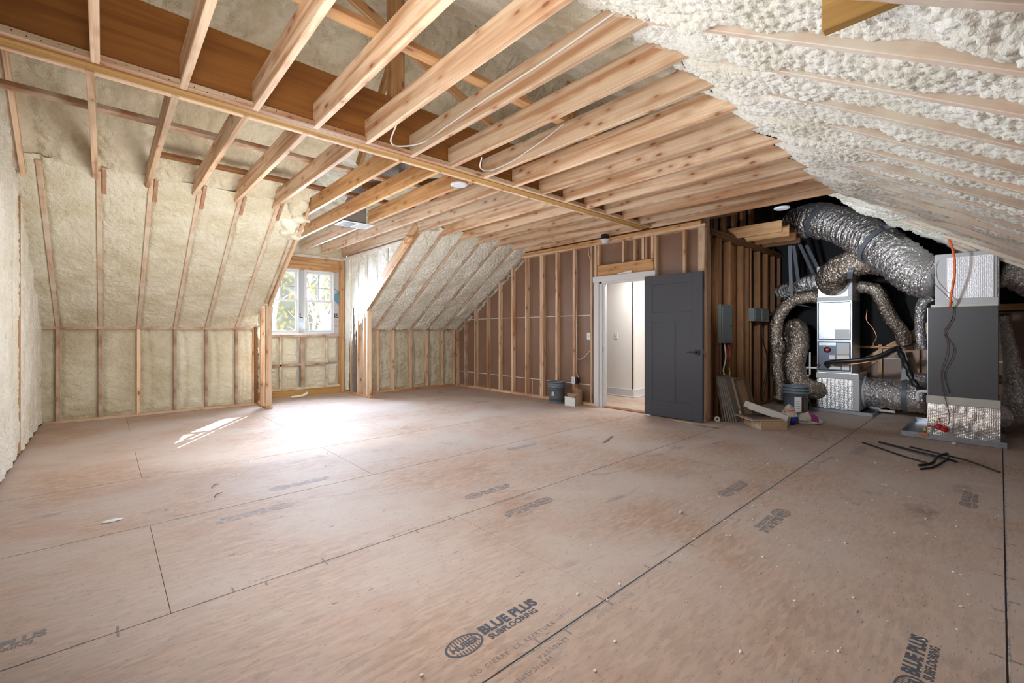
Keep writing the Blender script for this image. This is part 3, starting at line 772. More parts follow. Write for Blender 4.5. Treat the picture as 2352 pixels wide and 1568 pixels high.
# door casing, jambs
dr = empty('door_1', (GX, 3.95, 0), kind='structure')
box('casing', GX-.022, GX, 4.355+.06, 4.515, 0, 2.03, WHITE, dr, b=.004)
box('casing', GX-.022, GX, 3.45, 3.54, 0, 2.03, WHITE, dr, b=.004)
box('casing', GX-.026, GX, 3.40, 4.53, 2.03, 2.125, WHITE, dr, b=.004)
box('jamb', GX-.005, GX+.13, 4.36, 4.415, 0, 2.03, WHITE, dr, b=.003)
box('door_stop', GX+.03, GX+.065, 4.335, 4.362, 0, 2.03, WHITE, dr, b=.002)
box('jamb', GX-.005, GX+.13, 3.54, 3.56, 0, 2.03, WHITE, dr, b=.003)
box('jamb', GX-.005, GX+.13, 3.54, 4.415, 2.005, 2.03, WHITE, dr, b=.003)
box('strike_plate', GX+.018, GX+.026, 4.353, 4.362, .90, .97, BLACKP, dr, b=.002)
box('threshold_strip', GX-.005, GX+.13, 3.54, 4.36, 0, .012, PINE_D, dr, b=.002)
# door leaf swung right round against the wall
leaf = empty('door_leaf', (5.92, 3.54, 0), 'open charcoal grey door with one upper and two tall lower panels', 'door')
LX0, LX1, LY0, LY1 = 5.895, 5.935, 2.68, 3.545
box('door_slab', LX0+.008, LX1, LY0, LY1, .012, 2.035, DOORM, leaf, b=.002)
def rail(y0, y1, z0, z1): box('door_rail', LX0, LX0+.010, y0, y1, z0, z1, DOORM, leaf, b=.0035)
rail(LY0, LY0+.14, .012, 2.035); rail(LY1-.12, LY1, .012, 2.035)
rail(LY0+.139, LY1-.119, 1.90, 2.035); rail(LY0+.139, LY1-.119, 1.36, 1.50); rail(LY0+.139, LY1-.119, .012, .235)
rail(3.07, 3.19, .234, 1.362)
box('latch_plate', 5.904, 5.926, LY0-.002, LY0+.001, .93, .99, GALV, leaf, b=.001)
box('handle_rose', LX0-.010, LX0+.001, LY0+.035, LY0+.10, .91, .975, BLACKP, leaf, b=.003)
HR = [q for q in leaf.children if q.name.startswith('handle_rose')][0]
tube('handle_lever', [(LX0-.008, LY0+.068, .945), (LX0-.05, LY0+.068, .945), (LX0-.05, LY0+.10, .945), (LX0-.05, LY0+.19, .945)], .008, BLACKP, HR, n=3)
box('bottom_guard', LX0-.01, LX1+.004, LY1-.10, LY1-.02, 0.0, .011, LABELW, leaf)

# hallway beyond the door
hall = empty('wall_hall', (7, 4, 0), kind='structure')
box('hall_floor', 6.07, 9.5, 2.96, 6.6, -.03, -.006, OSBH, hall, b=.001)
box('hall_wall', 7.274, 7.30, 4.603, 6.6, 0, 2.5, WALLW, hall, b=.001)
box('hall_wall', 7.274, 9.5, 4.603, 4.63, 0, 2.5, WALLW, hall, b=.001)
box('hall_wall', 6.09, 9.5, 2.93, 2.96, 0, 2.5, WALLW, hall, b=.001)
box('hall_wall', 9.48, 9.5, 2.93, 4.7, 0, 2.5, WALLW, hall, b=.001)
box('hall_wall', 6.075, 7.3, 6.58, 6.6, 0, 2.5, WALLW, hall, b=.001)
box('hall_ceiling', 6.075, 9.5, 2.93, 6.6, 2.44, 2.47, WALLW, hall, b=.001)
box('baseboard', 7.258, 7.274, 4.588, 6.5, 0, .15, WHITE, hall, b=.003)
box('baseboard', 7.258, 9.4, 4.587, 4.603, 0, .15, WHITE, hall, b=.003)
box('base_shoe', 7.244, 7.26, 4.573, 6.5, 0, .02, WHITE, hall, b=.004)
box('base_shoe', 7.244, 9.4, 4.572, 4.588, 0, .02, WHITE, hall, b=.004)
lamp('hall_ceiling_lamp', 'AREA', (6.75, 4.1, 2.42), 42, (1, .965, .92), .5, .5, aim=(6.75, 4.1, 0))
lamp('hall_ceiling_lamp_far', 'AREA', (8.4, 3.7, 2.42), 16, (1, .965, .92), .5, .5, aim=(8.2, 3.8, 0))
def plate(x, y0, z0, label, cat, outlet=False, mat=LABELW, grp=None, w=.075, h=.118):
    t = empty('wall_switch' if not outlet else 'wall_outlet', (x, y0, z0-h/2), label, cat)
    cp = box('cover_plate', x-.006, x, y0-w/2, y0+w/2, z0-h/2, z0+h/2, mat, t, b=.003)
    if outlet:
        for dz in (-.022, .022): box('receptacle', x-.009, x-.005, y0-.016, y0+.016, z0+dz-.015, z0+dz+.015, LABEL, cp, b=.003)
        box('outlet_box', x+.001, x+.07, y0-.03-.045, y0-.03+.02, z0-.055, z0+.055, BLACKP, t, b=.003)
    else:
        box('toggle', x-.016, x-.005, y0-.005, y0+.005, z0-.012, z0+.012, LABEL, cp, b=.002)
    return t
plate(GX-.004, 4.625, 1.15, 'white single switch plate on the stud just left of the door casing', 'switch')
plate(GX-.004, 4.955, .392, 'white power outlet with black box low on a bare stud', 'outlet', True)
plate(7.272, 4.986, 1.15, 'white switch plate on the hallway wall seen through the doorway', 'switch')
tag(tube('cable', [(5.99, 4.90, 2.60), (5.985, 4.89, 1.9), (5.985, 4.905, 1.2), (5.985, 4.895, .75), (5.99, 4.90, .52), (6.0, 4.87, .44)], .006, WCABLE), 'white cable running down a stud to the low outlet', 'cable')
tag(tube('cable', [(6.0, 4.89, .76), (5.99, 4.83, .755), (6.0, 4.74, .80), (6.0, 4.66, .88), (6.01, 4.60, .93)], .006, WCABLE), 'white cable looping between two studs below the switch', 'cable')
tag(tube('cable', [(6.0, 4.66, 2.62), (5.99, 4.64, 2.5), (6.0, 4.61, 2.38), (6.0, 4.60, 2.2)], .005, WCABLE), 'short white cable at the top plate left of the door', 'cable')
polyprism('plaster_scrap', [(0, 0), (.26, .005), (.25, .04), (.02, .012)], .006, LABELW, None, (GX-.024, 4.05, 2.126), (0, -1, 0), (0, 0, 1))
tag(bpy.data.objects['plaster_scrap'], 'thin white sliver lying on top of the door casing', 'scrap')

# ---- dormer: window wall
WY = 9.06
ww = mesh('wall_window', [(1.8, 9.24, -.3), (3.75, 9.24, -.3), (3.75, 9.24, 1.19), (1.8, 9.24, 1.19),
                          (1.8, 9.24, 2.44), (3.75, 9.24, 2.44), (3.75, 9.24, 3.1), (1.8, 9.24, 3.1), (2.18, 9.24, 1.19), (2.18, 9.24, 2.44), (3.46, 9.24, 1.19), (3.46, 9.24, 2.44)],
          [(0, 1, 2, 3), (4, 5, 6, 7), (3, 8, 9, 4), (10, 2, 5, 11)], SIDING); ww['kind'] = 'structure'
lumber('window_header', (1.95, WY+.045, 2.545), (3.54, WY+.045, 2.545), .089, .235, PINE_O, ww)
lumber('top_plate', (1.95, WY+.02, 2.69), (3.62, WY+.02, 2.69), .12, .05, DUSTY, ww)
lumber('corner_stud', (3.585, WY+.02, .0), (3.585, WY+.02, 2.66), .075, .12, PINE_O, ww, up=(0, 1, 0))
lumber('sill_board', (1.95, WY+.045, 1.155), (3.55, WY+.045, 1.155), .089, .045, STUD_L, ww)
for x in (2.44, 3.29): lumber('cripple_stud', (x, WY+.05, .15), (x, WY+.05, 1.13), .038, .08, DUSTY, ww, up=(0, 1, 0))
lumber('cripple_stud', (2.835, WY+.045, .15), (2.835, WY+.045, 1.13), .07, .089, STUD_L, ww, up=(0, 1, 0))
lumber('blocking', (1.95, WY+.05, .595), (3.30, WY+.05, .595), .08, .042, STUD_L, ww)
lumber('rim_band', (1.95, WY+.03, .055), (3.6, WY+.03, .055), .10, .12, LVLB, ww)
lumber('bottom_plate', (1.95, WY+.05, .14), (3.6, WY+.05, .14), .089, .045, DUSTY, ww)
wx = [1.95, 2.44, 2.80, 2.87, 3.29, 3.55]
for i in (0, 1, 3, 4):
    for (z0, z1) in ((.16, .575), (.615, 1.135)):
        foam('foam_bay', (wx[i]+.018, WY+.065, z0), (0, 0, 1), (1, 0, 0), (0, -1, 0), z1-z0, wx[i+1]-wx[i]-.036, .013, fk(200+i, .026, .0), FOAM, ww, kind='stuff')
foam('foam_fringe', (1.9, WY, 2.69), (0, 0, 1), (1, 0, 0), (0, -1, 0), .32, 1.75, .02, lambda u, v, P: .02+crinkle(u, v, 77, .03), FOAM, ww, kind='stuff')
# window unit
win = empty('window_1', (2.83, 9.12, 1.2), kind='structure')
def sash(x0, x1, z0, z1, y, w=.034):
    fr = []
    for (a, b, c, d) in ((x0, x0+w, z0, z1), (x1-w, x1, z0, z1), (x0+w, x1-w, z0, z0+w), (x0+w, x1-w, z1-w, z1)):
        fr.append(box('sash_frame', a, b, y-.016, y+.016, c, d, WHITE, win, b=.004))
    box('window_glass', x0+w-.004, x1-w+.004, y-.002, y+.002, z0+w-.004, z1-w+.004, GL, win, b=.0005)
for (x0, x1) in ((2.16, 2.775), (2.872, 3.447)):
    for (a, b, c, d) in ((x0, x0+.028, 1.19, 2.43), (x1-.028, x1, 1.19, 2.43), (x0+.028, x1-.028, 1.19, 1.225), (x0+.028, x1-.028, 2.40, 2.43)):
        box('window_frame', a, b, 9.09, 9.20, c, d, WHITE, win, b=.004)
    sash(x0+.026, x1-.026, 1.225, 1.845, 9.125); sash(x0+.026, x1-.026, 1.81, 2.40, 9.165)
    xm = (x0+x1)/2
    box('muntin', xm-.007, xm+.007, 9.155, 9.175, 1.85, 2.37, GALV, win, b=.002)
    box('muntin', x0+.06, x1-.06, 9.155, 9.175, 2.085, 2.099, GALV, win, b=.002)
    box('sash_lock', xm-.03, xm+.03, 9.10, 9.125, 1.845, 1.858, WHITE, win, b=.004)
WRAP = flat('house_wrap', (.55, .56, .58), .5, bump=.4, bscale=14)
box('house_wrap', 2.775, 2.872, 9.155, 9.165, 1.19, 2.44, WRAP, ww, b=.001)
box('house_wrap', 3.447, 3.56, 9.125, 9.135, 1.16, 2.44, WRAP, ww, b=.001)
F = lambda x, y, z: frame((x, y, z), (1, 0, 0), (0, 0, 1))
BT = flat('wrap_print_black', (.03, .03, .035), .6); GT = flat('wrap_print_grey', (.30, .31, .33), .6); BL = flat('wrap_print_blue', (.12, .33, .45), .6)
text_mesh('printed_text', 'L', .125, BT, F(2.795, 9.153, 1.535), ww, bold=.004)
text_mesh('printed_text', 'BU', .05, GT, F(2.78, 9.153, 1.425), ww, space=1.3)
text_mesh('printed_text', 'IS', .125, BT, F(3.452, 9.122, 1.55), ww, bold=.004)
text_mesh('printed_text', 'P', .05, GT, F(3.49, 9.122, 1.43), ww)
text_mesh('printed_text', 'ED', .06, GT, F(3.47, 9.122, 1.335), ww)
polyprism('printed_mark', [(0, .10), (.09, 0), (.09, .30), (0, .22)], .001, BL, ww, (3.455, 9.122, 1.76), (1, 0, 0), (0, 0, 1))
polyprism('printed_mark', [(0, .06), (.09, 0), (.09, .02), (0, .08)], .001, BL, ww, (3.455, 9.122, 2.03), (1, 0, 0), (0, 0, 1))
# cheek walls
wc = mesh('wall_dormer_right', [(3.76, 9.24, -.1), (3.76, 8.45, -.1), (3.76, 8.45, 1.3), (3.76, 5.0, 3.48), (3.76, 5.0, 3.8), (3.76, 9.24, 3.2)], [(0, 1, 2, 3, 4, 5)], SIDING); wc['kind'] = 'structure'
for y in (8.72, 8.39, 8.12, 7.93):
    lumber('cheek_stud', (3.665 if y > 8 else 3.645, y, .04), (3.665 if y > 8 else 3.645, y, min(zl(y)+.1, 2.6)), .040, .085, PINE, wc, up=(1, 0, 0))
lumber('bottom_plate', (3.655, 9.05, .02), (3.655, 7.84, .02), .089, .04, PINE_O, wc)
lumber('top_plate', (3.64, 9.08, 2.70), (3.64, 6.6, 2.70), .08, .05, DUSTW, wc)
def cheekmask(C):
    y, z = C[:, 1], C[:, 2]
    drip = .10*np.sin(y*31)+.07*np.sin(y*67+1)
    lim = np.where(y > 8.78, .05, np.where(y > 8.5, 1.05+drip, np.maximum(1.3+SL*(8.45-y)-.06, 1.32+drip)))
    return z > lim
for (y0, y1) in ((6.3, 6.72), (6.75, 7.13), (7.16, 7.54), (7.57, 7.95), (7.98, 8.36), (8.39, 8.72), (8.75, 9.05)):
    foam('foam_bay', (3.655, y0, .03), (0, 0, 1), (0, 1, 0), (-1, 0, 0), 2.68, y1-y0, .014,
         (lambda s: (lambda u, v, P: .008+popcorn(u*.6, v*1.2, s, .024, .05)*np.clip(np.minimum(v, v.max()-v)/.05, .2, 1)))(int(y0*10)), FOAMW, wc, mask=cheekmask, kind='stuff')
    if y0 > 6.5: lumber('cheek_stud', (3.69, y0-.015, max(zl(y0), 1.4)), (3.69, y0-.015, 2.68), .036, .085, DUSTW, wc, up=(1, 0, 0))
wc2 = mesh('wall_dormer_left', [(1.86, 9.24, -.1), (1.86, 8.45, -.1), (1.86, 8.45, 1.3), (1.86, 5.0, 3.48), (1.86, 5.0, 3.8), (1.86, 9.24, 3.2)], [(0, 1, 2, 3, 4, 5)], SIDING); wc2['kind'] = 'structure'
lumber('cheek_stud', (1.945, 7.90, .04), (1.945, 7.90, 1.66), .089, .055, PINE, wc2, up=(0, 1, 0))
lumber('cheek_stud', (1.872, 7.965, .04), (1.872, 7.965, 1.60), .06, .045, PINE, wc2, up=(0, 1, 0))
lumber('cheek_stud', (1.885, 8.43, .04), (1.885, 8.43, 1.30), .05, .045, PINE_D, wc2, up=(0, 1, 0))
lumber('bottom_plate', (1.945, 9.05, .02), (1.945, 7.82, .02), .089, .04, PINE_O, wc2)
foam('foam_bay', (1.895, 8.45, .04), (0, 0, 1), (0, 1, 0), (1, 0, 0), 2.6, .62, .02, lambda u, v, P: .03+crinkle(u, v, 400, .03), FOAM, wc2, kind='stuff')
# blob of foam squeezed between trimmer and post
bmx = bmesh.new()
for (x, y, z, a, b, c) in ((1.865, 8.05, 1.42, .035, .05, .13), (1.855, 8.1, 1.22, .03, .04, .12), (1.87, 8.0, 1.56, .03, .05, .06)):
    bmesh.ops.create_icosphere(bmx, subdivisions=3, radius=1, matrix=Matrix.Translation((x, y, z)) @ Matrix.Diagonal((a, b, c, 1)))
for v in bmx.verts: v.co += v.normal*.006*mnoise.noise(v.co*25)
me = bpy.data.meshes.new('foam_blob'); bmx.to_mesh(me); bmx.free(); me.materials.append(FOAMW)
for p in me.polygons: p.use_smooth = True
put(bpy.data.objects.new('foam_blob', me), wc2)['kind'] = 'stuff'
# bulging foam at the dormer corner above left trimmer
bmx = bmesh.new()
for k in range(26):
    t = k/25; x = 1.86+random.uniform(-.07, .07); y = 6.5-.55*t+random.uniform(-.05, .05); z = zl(y)-.02+random.uniform(-.05, .10)
    bmesh.ops.create_icosphere(bmx, subdivisions=3, radius=random.uniform(.05, .10), matrix=Matrix.Translation((x, y, z)))
for v in bmx.verts: v.co += v.normal*.03*mnoise.noise(v.co*14)
me = bpy.data.meshes.new('foam_bulge'); bmx.to_mesh(me); bmx.free(); me.materials.append(FOAM)
for p in me.polygons: p.use_smooth = True
bo = put(bpy.data.objects.new('foam_bulge', me), ceil); bo['kind'] = 'stuff'
mm = bo.modifiers.new('r', 'REMESH'); mm.mode = 'VOXEL'; mm.voxel_size = .012; mm.use_smooth_shade = True
mm = bo.modifiers.new('s', 'SMOOTH'); mm.iterations = 12; mm.factor = .8
for (x, y, z) in ((1.93, 6.13, 2.68), (1.90, 6.3, 2.60)):
    lumber('block', (x-.07, y, z), (x+.07, y, z), .038, .04, STUD_L, ceil)
for (x, y, z) in ((3.54, 6.2, 2.70), (3.56, 6.32, 2.63)):
    lumber('block', (x-.09, y, z), (x+.05, y, z), .04, .045, PINE_O, ceil)

# ---- mechanical side: stud partition running away from the gable corner
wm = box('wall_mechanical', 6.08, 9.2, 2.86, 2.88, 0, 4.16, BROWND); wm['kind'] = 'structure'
for x in (6.16, 6.42, 6.50, 6.84, 7.33, 7.55, 7.65, 8.04, 8.40, 8.75, 9.05):
    lumber('stud', (x, 2.735, .04), (x, 2.735, 2.56), .042, .10, PINE_D if x > 6.3 else PINE_O, wm, up=(0, 1, 0))
for x in (6.30, 6.96, 7.20): lumber('stud', (x, 2.80, .04), (x, 2.80, 2.56), .15, .04, PINE_D, wm, up=(0, 1, 0))
lumber('top_plate', (6.08, 2.735, 2.59), (9.15, 2.735, 2.59), .10, .042, PINE_D, wm)
lumber('top_plate', (6.08, 2.735, 2.635), (9.15, 2.735, 2.635), .10, .042, PINE_D, wm)
lumber('bottom_plate', (6.08, 2.735, .02), (9.15, 2.735, .02), .10, .04, PINE_D, wm)
for x, ye in ((7.08, 2.08), (7.47, 2.10), (7.87, 2.12), (8.20, 2.15)):
    lumber('joist_end', (x, 2.90, 2.72), (x, ye, 2.72), .04, .165, PINE_O if x < 7.5 else PINE_D, wm)
for x in (6.25, 6.55, 6.85, 7.25, 7.6, 7.95):
    lumber('rim_block', (x, 2.80, 2.68), (x, 2.80, 3.35), .14, .04, PINE_D, wm, up=(0, 1, 0))
# far wall of the mechanical end
FX = 9.15
wf = box('wall_far', FX+.10, FX+.13, -1.6, 3.0, -.05, 4.2, BLACK); wf['kind'] = 'structure'
box('sheathing_panel', FX+.05, FX+.06, -1.3, 2.85, 0, .797, BROWN, wf, b=.001)
polyprism('sheathing_panel', [(-1.3, .808), (1.5, .808), (.62, 1.50), (-1.3, 1.50)], .01, BROWN, wf, (FX+.06, 0, 0), (0, 1, 0), (0, 0, 1))
box('joint_strip', FX+.045, FX+.055, -1.3, 1.5, .797, .809, JOINT, wf, b=.001)
polyprism('rafter', [(1.90, .30), (.62, 1.30), (.62, 1.46), (1.90, .50)], .035, PINE, wf, (FX+.02, 0, 0), (0, 1, 0), (0, 0, 1))
for y in (1.29, .845, .44, -.4): lumber('stud', (FX+.0, y, .04), (FX+.0, y, 1.02 if y > 1 else 1.28), .045, .07, PINE, wf, up=(1, 0, 0))
lumber('cross_board', (FX-.02, 2.05, .977), (FX-.02, .90, .977), .03, .04, PINE_O, wf)
lumber('bottom_plate', (FX-.02, 2.2, .02), (FX-.02, -1.2, .02), .10, .04, PINE_D, wf)
lumber('cross_board', (FX-.0, .2, 1.56), (FX-.0, -1.2, 1.56), .04, .09, PINE_O, wf)
polyprism('black_felt', [(2.85, 0.0), (2.85, 3.7), (-.4, 3.0), (-.4, 1.62), (.62, 1.46), (1.62, .70), (1.62, 0)], .008, FELT, wf, (FX+.055, 0, 0), (0, 1, 0), (0, 0, 1))
wr = mesh('wall_right', [(-.9, -1.25, -.05), (9.3, -1.25, -.05), (9.3, -1.25, 1.75), (-.9, -1.25, 1.75)], [(3, 2, 1, 0)], BROWN); wr['kind'] = 'structure'

# ================================================================== HVAC
def flex(name, pts, r, mat, label, n=10, seg=56, wr_=.16, seed=0, step=.011, group=None, collar=True, twist=0):
    P = smooth_path(pts, 24)
    # resample
    L = [0]
    for a, b in zip(P[:-1], P[1:]): L.append(L[-1]+(b-a).length)
    tot = L[-1]; m = int(tot/step); Q = []
    j = 0
    for i in range(m+1):
        s = tot*i/m
        while j < len(L)-2 and L[j+1] < s: j += 1
        t = (s-L[j])/max(1e-9, L[j+1]-L[j]); Q.append(P[j].lerp(P[j+1], min(1, t)))
    T, N = frames(Q)
    th = np.linspace(0, 2*np.pi, seg, endpoint=False)
    ii, tt = np.meshgrid(np.arange(m+1)*tot/m, th, indexing='ij')
    cx = np.cos(tt); sy = np.sin(tt)
    # pleats: ridges round the duct, broken up along theta
    w = fbm(cx*1.5+ii*2, sy*1.5+7, seed, 2)
    ple = np.abs(vn(ii*38+w*2.5+tt*.6, cx*2.3+sy*1.7, seed+3)*2)
    fine = vn(ii*90+w*3, cx*7+sy*3, seed+6)
    big = fbm(ii*6+cx, sy*1.6+cx, seed+9, 2)
    rad = r if not callable(r) else np.array([r(i/m) for i in range(m+1)])[:, None]
    R = rad*(1+wr_*(.95*ple-.45+.55*fine+.35*big))
    v = []
    for i in range(m+1):
        B = T[i].cross(N[i])
        for k in range(seg):
            a = th[k]; v.append(Q[i]+(N[i]*math.cos(a)+B*math.sin(a))*float(R[i, k]))
    f = [(i*seg+k, i*seg+(k+1) % seg, (i+1)*seg+(k+1) % seg, (i+1)*seg+k) for i in range(m) for k in range(seg)]
    f.append(tuple(range(seg))[::-1]); f.append(tuple(m*seg+k for k in range(seg)))
    o = mesh(name, v, f, mat, None, True)
    return tag(o, label, 'duct', group)
def strap(pts, label, mat=GREYD, w=.05, t=.004, up=(1, 0, 0)):
    P = smooth_path(pts, 8); T, N = frames(P); v = []; f = []
    U = Vector(up)
    for i, p in enumerate(P):
        s = (U-T[i]*U.dot(T[i])).normalized(); q = T[i].cross(s)*t
        v += [p+s*w/2+q, p-s*w/2+q, p-s*w/2-q, p+s*w/2-q]
    for i in range(len(P)-1):
        for k in range(4): f.append((4*i+k, 4*i+(k+1) % 4, 4*i+4+(k+1) % 4, 4*i+4+k))
    f += [(3, 2, 1, 0), tuple(4*(len(P)-1)+k for k in range(4))]
    o = mesh('duct_strap', v, f, mat); return tag(o, label, 'strap')
def ringpts(c, ax, r, n=16, a0=0, a1=2*math.pi, ref=(0, 0, 1)):
    ax = Vector(ax).normalized(); u = (Vector(ref)-ax*Vector(ref).dot(ax)).normalized(); w = ax.cross(u)
    return [Vector(c)+(u*math.cos(a0+(a1-a0)*i/n)+w*math.sin(a0+(a1-a0)*i/n))*r for i in range(n+1)]

# furnace ------------------------------------------------------------
fx, fy0, fy1 = 8.30, 1.50, 1.95
fu = empty('furnace', (8.55, 1.72, .03), 'tall narrow furnace with bright steel doors and foil wrapped base', 'furnace')
box('cabinet', fx, fx+.56, fy0, fy1, .60, 1.70, GALV, fu, b=.004)
box('black_gasket', fx-.004, fx, fy0+.018, fy1-.018, 1.10, 1.685, BLACK, fu, b=.001)
UDR = box('upper_door', fx-.012, fx-.003, fy0+.028, fy1-.028, 1.112, 1.672, GALV, fu, b=.003)
box('info_plate', fx-.015, fx-.011, fy0+.032, fy0+.215, 1.118, 1.26, LABEL, UDR, b=.001)
box('vent_louver', fx-.016, fx-.011, fy0+.19, fy0+.26, 1.55, 1.66, GALV, UDR, b=.002)
box('black_gasket', fx-.004, fx, fy0+.018, fy1-.018, .622, 1.072, BLACK, fu, b=.001)
LDR = box('lower_door', fx-.012, fx-.003, fy0+.028, fy1-.028, .634, 1.06, NAVY, fu, b=.003)
box('bright_strip', fx-.014, fx-.011, fy0+.20, fy1-.03, 1.01, 1.055, GALV, LDR, b=.001)
box('label_panel', fx-.015, fx-.011, fy0+.034, fy0+.19, .86, 1.05, LABEL, LDR, b=.001)
box('label_red_line', fx-.017, fx-.014, fy0+.036, fy0+.188, .872, .88, ORLAB, LDR, b=.0005)
box('label_panel', fx-.015, fx-.011, fy0+.034, fy0+.19, .80, .855, LABELW, LDR, b=.001)
box('label_panel', fx-.015, fx-.011, fy0+.215, fy0+.285, .80, .87, LABELW, LDR, b=.001)
box('label_red_line', fx-.017, fx-.014, fy0+.217, fy0+.283, .862, .868, RED, LDR, b=.0005)
box('orange_label', fx-.015, fx-.011, fy0+.036, fy0+.125, .712, .765, ORLAB, LDR, b=.001)
box('label_panel', fx-.015, fx-.011, fy0+.036, fy0+.125, .645, .71, LABELW, LDR, b=.001)
box('label_panel', fx-.015, fx-.011, fy0+.14, fy0+.285, .648, .69, LABELW, LDR, b=.001)
box('green_label', fx-.015, fx-.011, fy0+.14, fy0+.215, .692, .70, GREEN, LDR, b=.001)
box('label_panel', fx-.015, fx-.011, fy0+.225, fy0+.285, .692, .735, LABELW, LDR, b=.001)
lathe('round_port', [(0, 0), (.045, 0), (.046, .006), (.032, .012), (0, .012)], BLACKP, (fx-.011, 1.81, .945), LDR, 28, axis=(-1, 0, 0))
lathe('red_dial', [(0, .012), (.027, .012), (.025, .018), (0, .018)], RED, (fx-.011, 1.81, .945), LDR, 24, axis=(-1, 0, 0))
lathe('dial_hub', [(0, .018), (.012, .018), (.010, .024), (0, .024)], LABELW, (fx-.011, 1.81, .945), LDR, 16, axis=(-1, 0, 0))
for z in (1.085, 1.69, .607): box('steel_rail', fx-.010, fx, fy0, fy1, z-.008, z+.008, GALV, fu, b=.002)
box('base_plenum', fx+.01, fx+.60, 1.42, 1.955, .035, .60, FLAT_FOIL, fu, b=.006)
box('tape_band', fx+.002, fx+.605, 1.415, 1.962, .50, .585, TAPE, fu, b=.004)
box('tape_band', fx+.008, fx+.605, 1.414, 1.50, .035, .50, TAPE, fu, b=.004)
box('top_plenum', fx+.01, fx+.56, fy0+.01, fy1-.005, 1.70, 2.24, FLAT_FOIL, fu, b=.006)
box('tape_band', fx+.003, fx+.565, fy0, fy1, 1.70, 1.765, TAPE, fu, b=.004)
box('tape_band', fx+.004, fx+.565, fy0, fy0+.05, 1.765, 2.24, TAPE, fu, b=.004)
box('tape_band', fx+.003, fx+.565, fy0, fy1, 2.16, 2.245, TAPEC, fu, b=.004)
lathe('duct_collar', [(.0, 0), (.205, 0), (.20, .05), (.17, .05), (0, .05)], TAPE, (fx+.012, 1.735, 1.98), fu, 40, axis=(-1, 0, 0))
# drain pans
def pan(name, x0, x1, y0, y1, h, mat, label):
    t = empty(name, ((x0+x1)/2, (y0+y1)/2, 0), label, 'pan')
    box('pan_base', x0, x1, y0, y1, 0.001, .006, mat, t, b=.001)
    box('pan_rim', x0, x0+.006, y0, y1, .002, h, mat, t, b=.001); box('pan_rim', x1-.006, x1, y0, y1, .002, h, mat, t, b=.001)
    box('pan_rim', x0+.006, x1-.006, y0, y0+.006, .002, h, mat, t, b=.001); box('pan_rim', x0+.006, x1-.006, y1-.006, y1, .002, h, mat, t, b=.001)
    return t
pan('drain_pan', 8.12, 9.02, 1.23, 2.01, .055, GALV, 'shallow galvanised drain pan under the far furnace')
pan('drain_pan', 6.92, 8.15, -.05, .79, .065, GALV, 'shallow galvanised drain pan under the big grey air handler')
for (a, b) in (((8.35, 1.46), (8.45, 1.9)), ): box('pan_riser', a[0], b[0]+.4, a[1], b[1], .006, .036, GALVD, fu)
# air handler ---------------------------------------------------------
ax_ = 7.15
ah = empty('air_handler', (7.5, .29, .05), 'large grey air handler cabinet with white bubble-wrapped top', 'air handler')
box('cabinet', ax_, ax_+.66, .012, .578, .475, 1.505, CABINET, ah, b=.004)
box('corner_edge', ax_-.002, ax_+.004, .572, .581, .48, 1.50, GALV, ah, b=.001)
box('top_plenum', ax_+.03, ax_+.62, .02, .515, 1.505, 2.12, TAPE, ah, b=.006)
box('bubble_wrap', ax_+.022, ax_+.034, .045, .415, 1.60, 2.075, BUBW, ah, b=.003)
box('tape_band', ax_+.010, ax_+.63, .012, .55, 1.505, 1.535, TAPEC, ah, b=.004)
box('tape_band', ax_+.018, ax_+.04, .012, .515, 1.53, 1.60, TAPE, ah, b=.003)
box('side_wrap', ax_+.05, ax_+.62, .005, .022, 1.50, 2.05, FLAT_FOIL, ah, b=.003)
def skirt():
    v = []; f = []; n = 40; m = 26
    for i in range(n+1):
        for j in range(m+1):
            y = .578-.578*i/n-.004; z = .035+.36*j/m
            x = ax_-.02-.015*math.sin(j/m*math.pi)+.010*mnoise.noise(Vector((0, y*9, z*9)))+.012*mnoise.noise(Vector((3, y*22, z*7)))
            v.append((x-.02*(1-j/m), y, z))
    for i in range(n):
        for j in range(m): a = i*(m+1)+j; f.append((a, a+1, a+m+2, a+m+1))
    return mesh('foil_skirt', v, f, bubblemat('bubble_foil', (.80, .76, .74), .8, .33, 62, .7), ah, True)
skirt()
box('base_plenum', ax_, ax_+.63, .004, .578, .035, .47, FLAT_FOIL, ah, b=.004)
box('tape_band', ax_-.03, ax_+.64, -.006, .585, .385, .478, TAPEC, ah, b=.006)
box('pan_riser', ax_+.05, ax_+.6, .05, .53, .006, .036, GALVD, ah)
for k, y in enumerate((.555, .50, .45, .40, .36, .05)):
    lathe('screw', [(0, .004), (.004, .003), (.005, 0)], GALV, (ax_, y, 1.49), ah, 8, axis=(-1, 0, 0))
tag(tube('control_wire', [(7.12, .52, 2.04), (7.11, .545, 1.95), (7.115, .52, 1.80), (7.11, .43, 1.66), (7.10, .37, 1.57), (7.13, .36, 1.50), (7.12, .37, 1.38), (7.12, .43, 1.22), (7.125, .41, 1.08), (7.12, .42, .95), (7.13, .46, .76), (7.125, .45, .58), (7.10, .42, .44), (7.07, .39, .30), (7.06, .395, .18), (7.06, .43, .155)], .0035, flat('wire_brown', (.12, .05, .04), .5)),
    'thin dark wire hanging in curves down the air handler front', 'wire')
tag(tube('control_wire', [(7.13, .355, 1.50), (7.125, .37, 1.36), (7.13, .435, 1.22), (7.125, .36, 1.06), (7.125, .37, .93), (7.13, .43, .74), (7.13, .39, .52)], .003, BLACKP), 'second black wire hanging close beside the brown one on the air handler', 'wire')
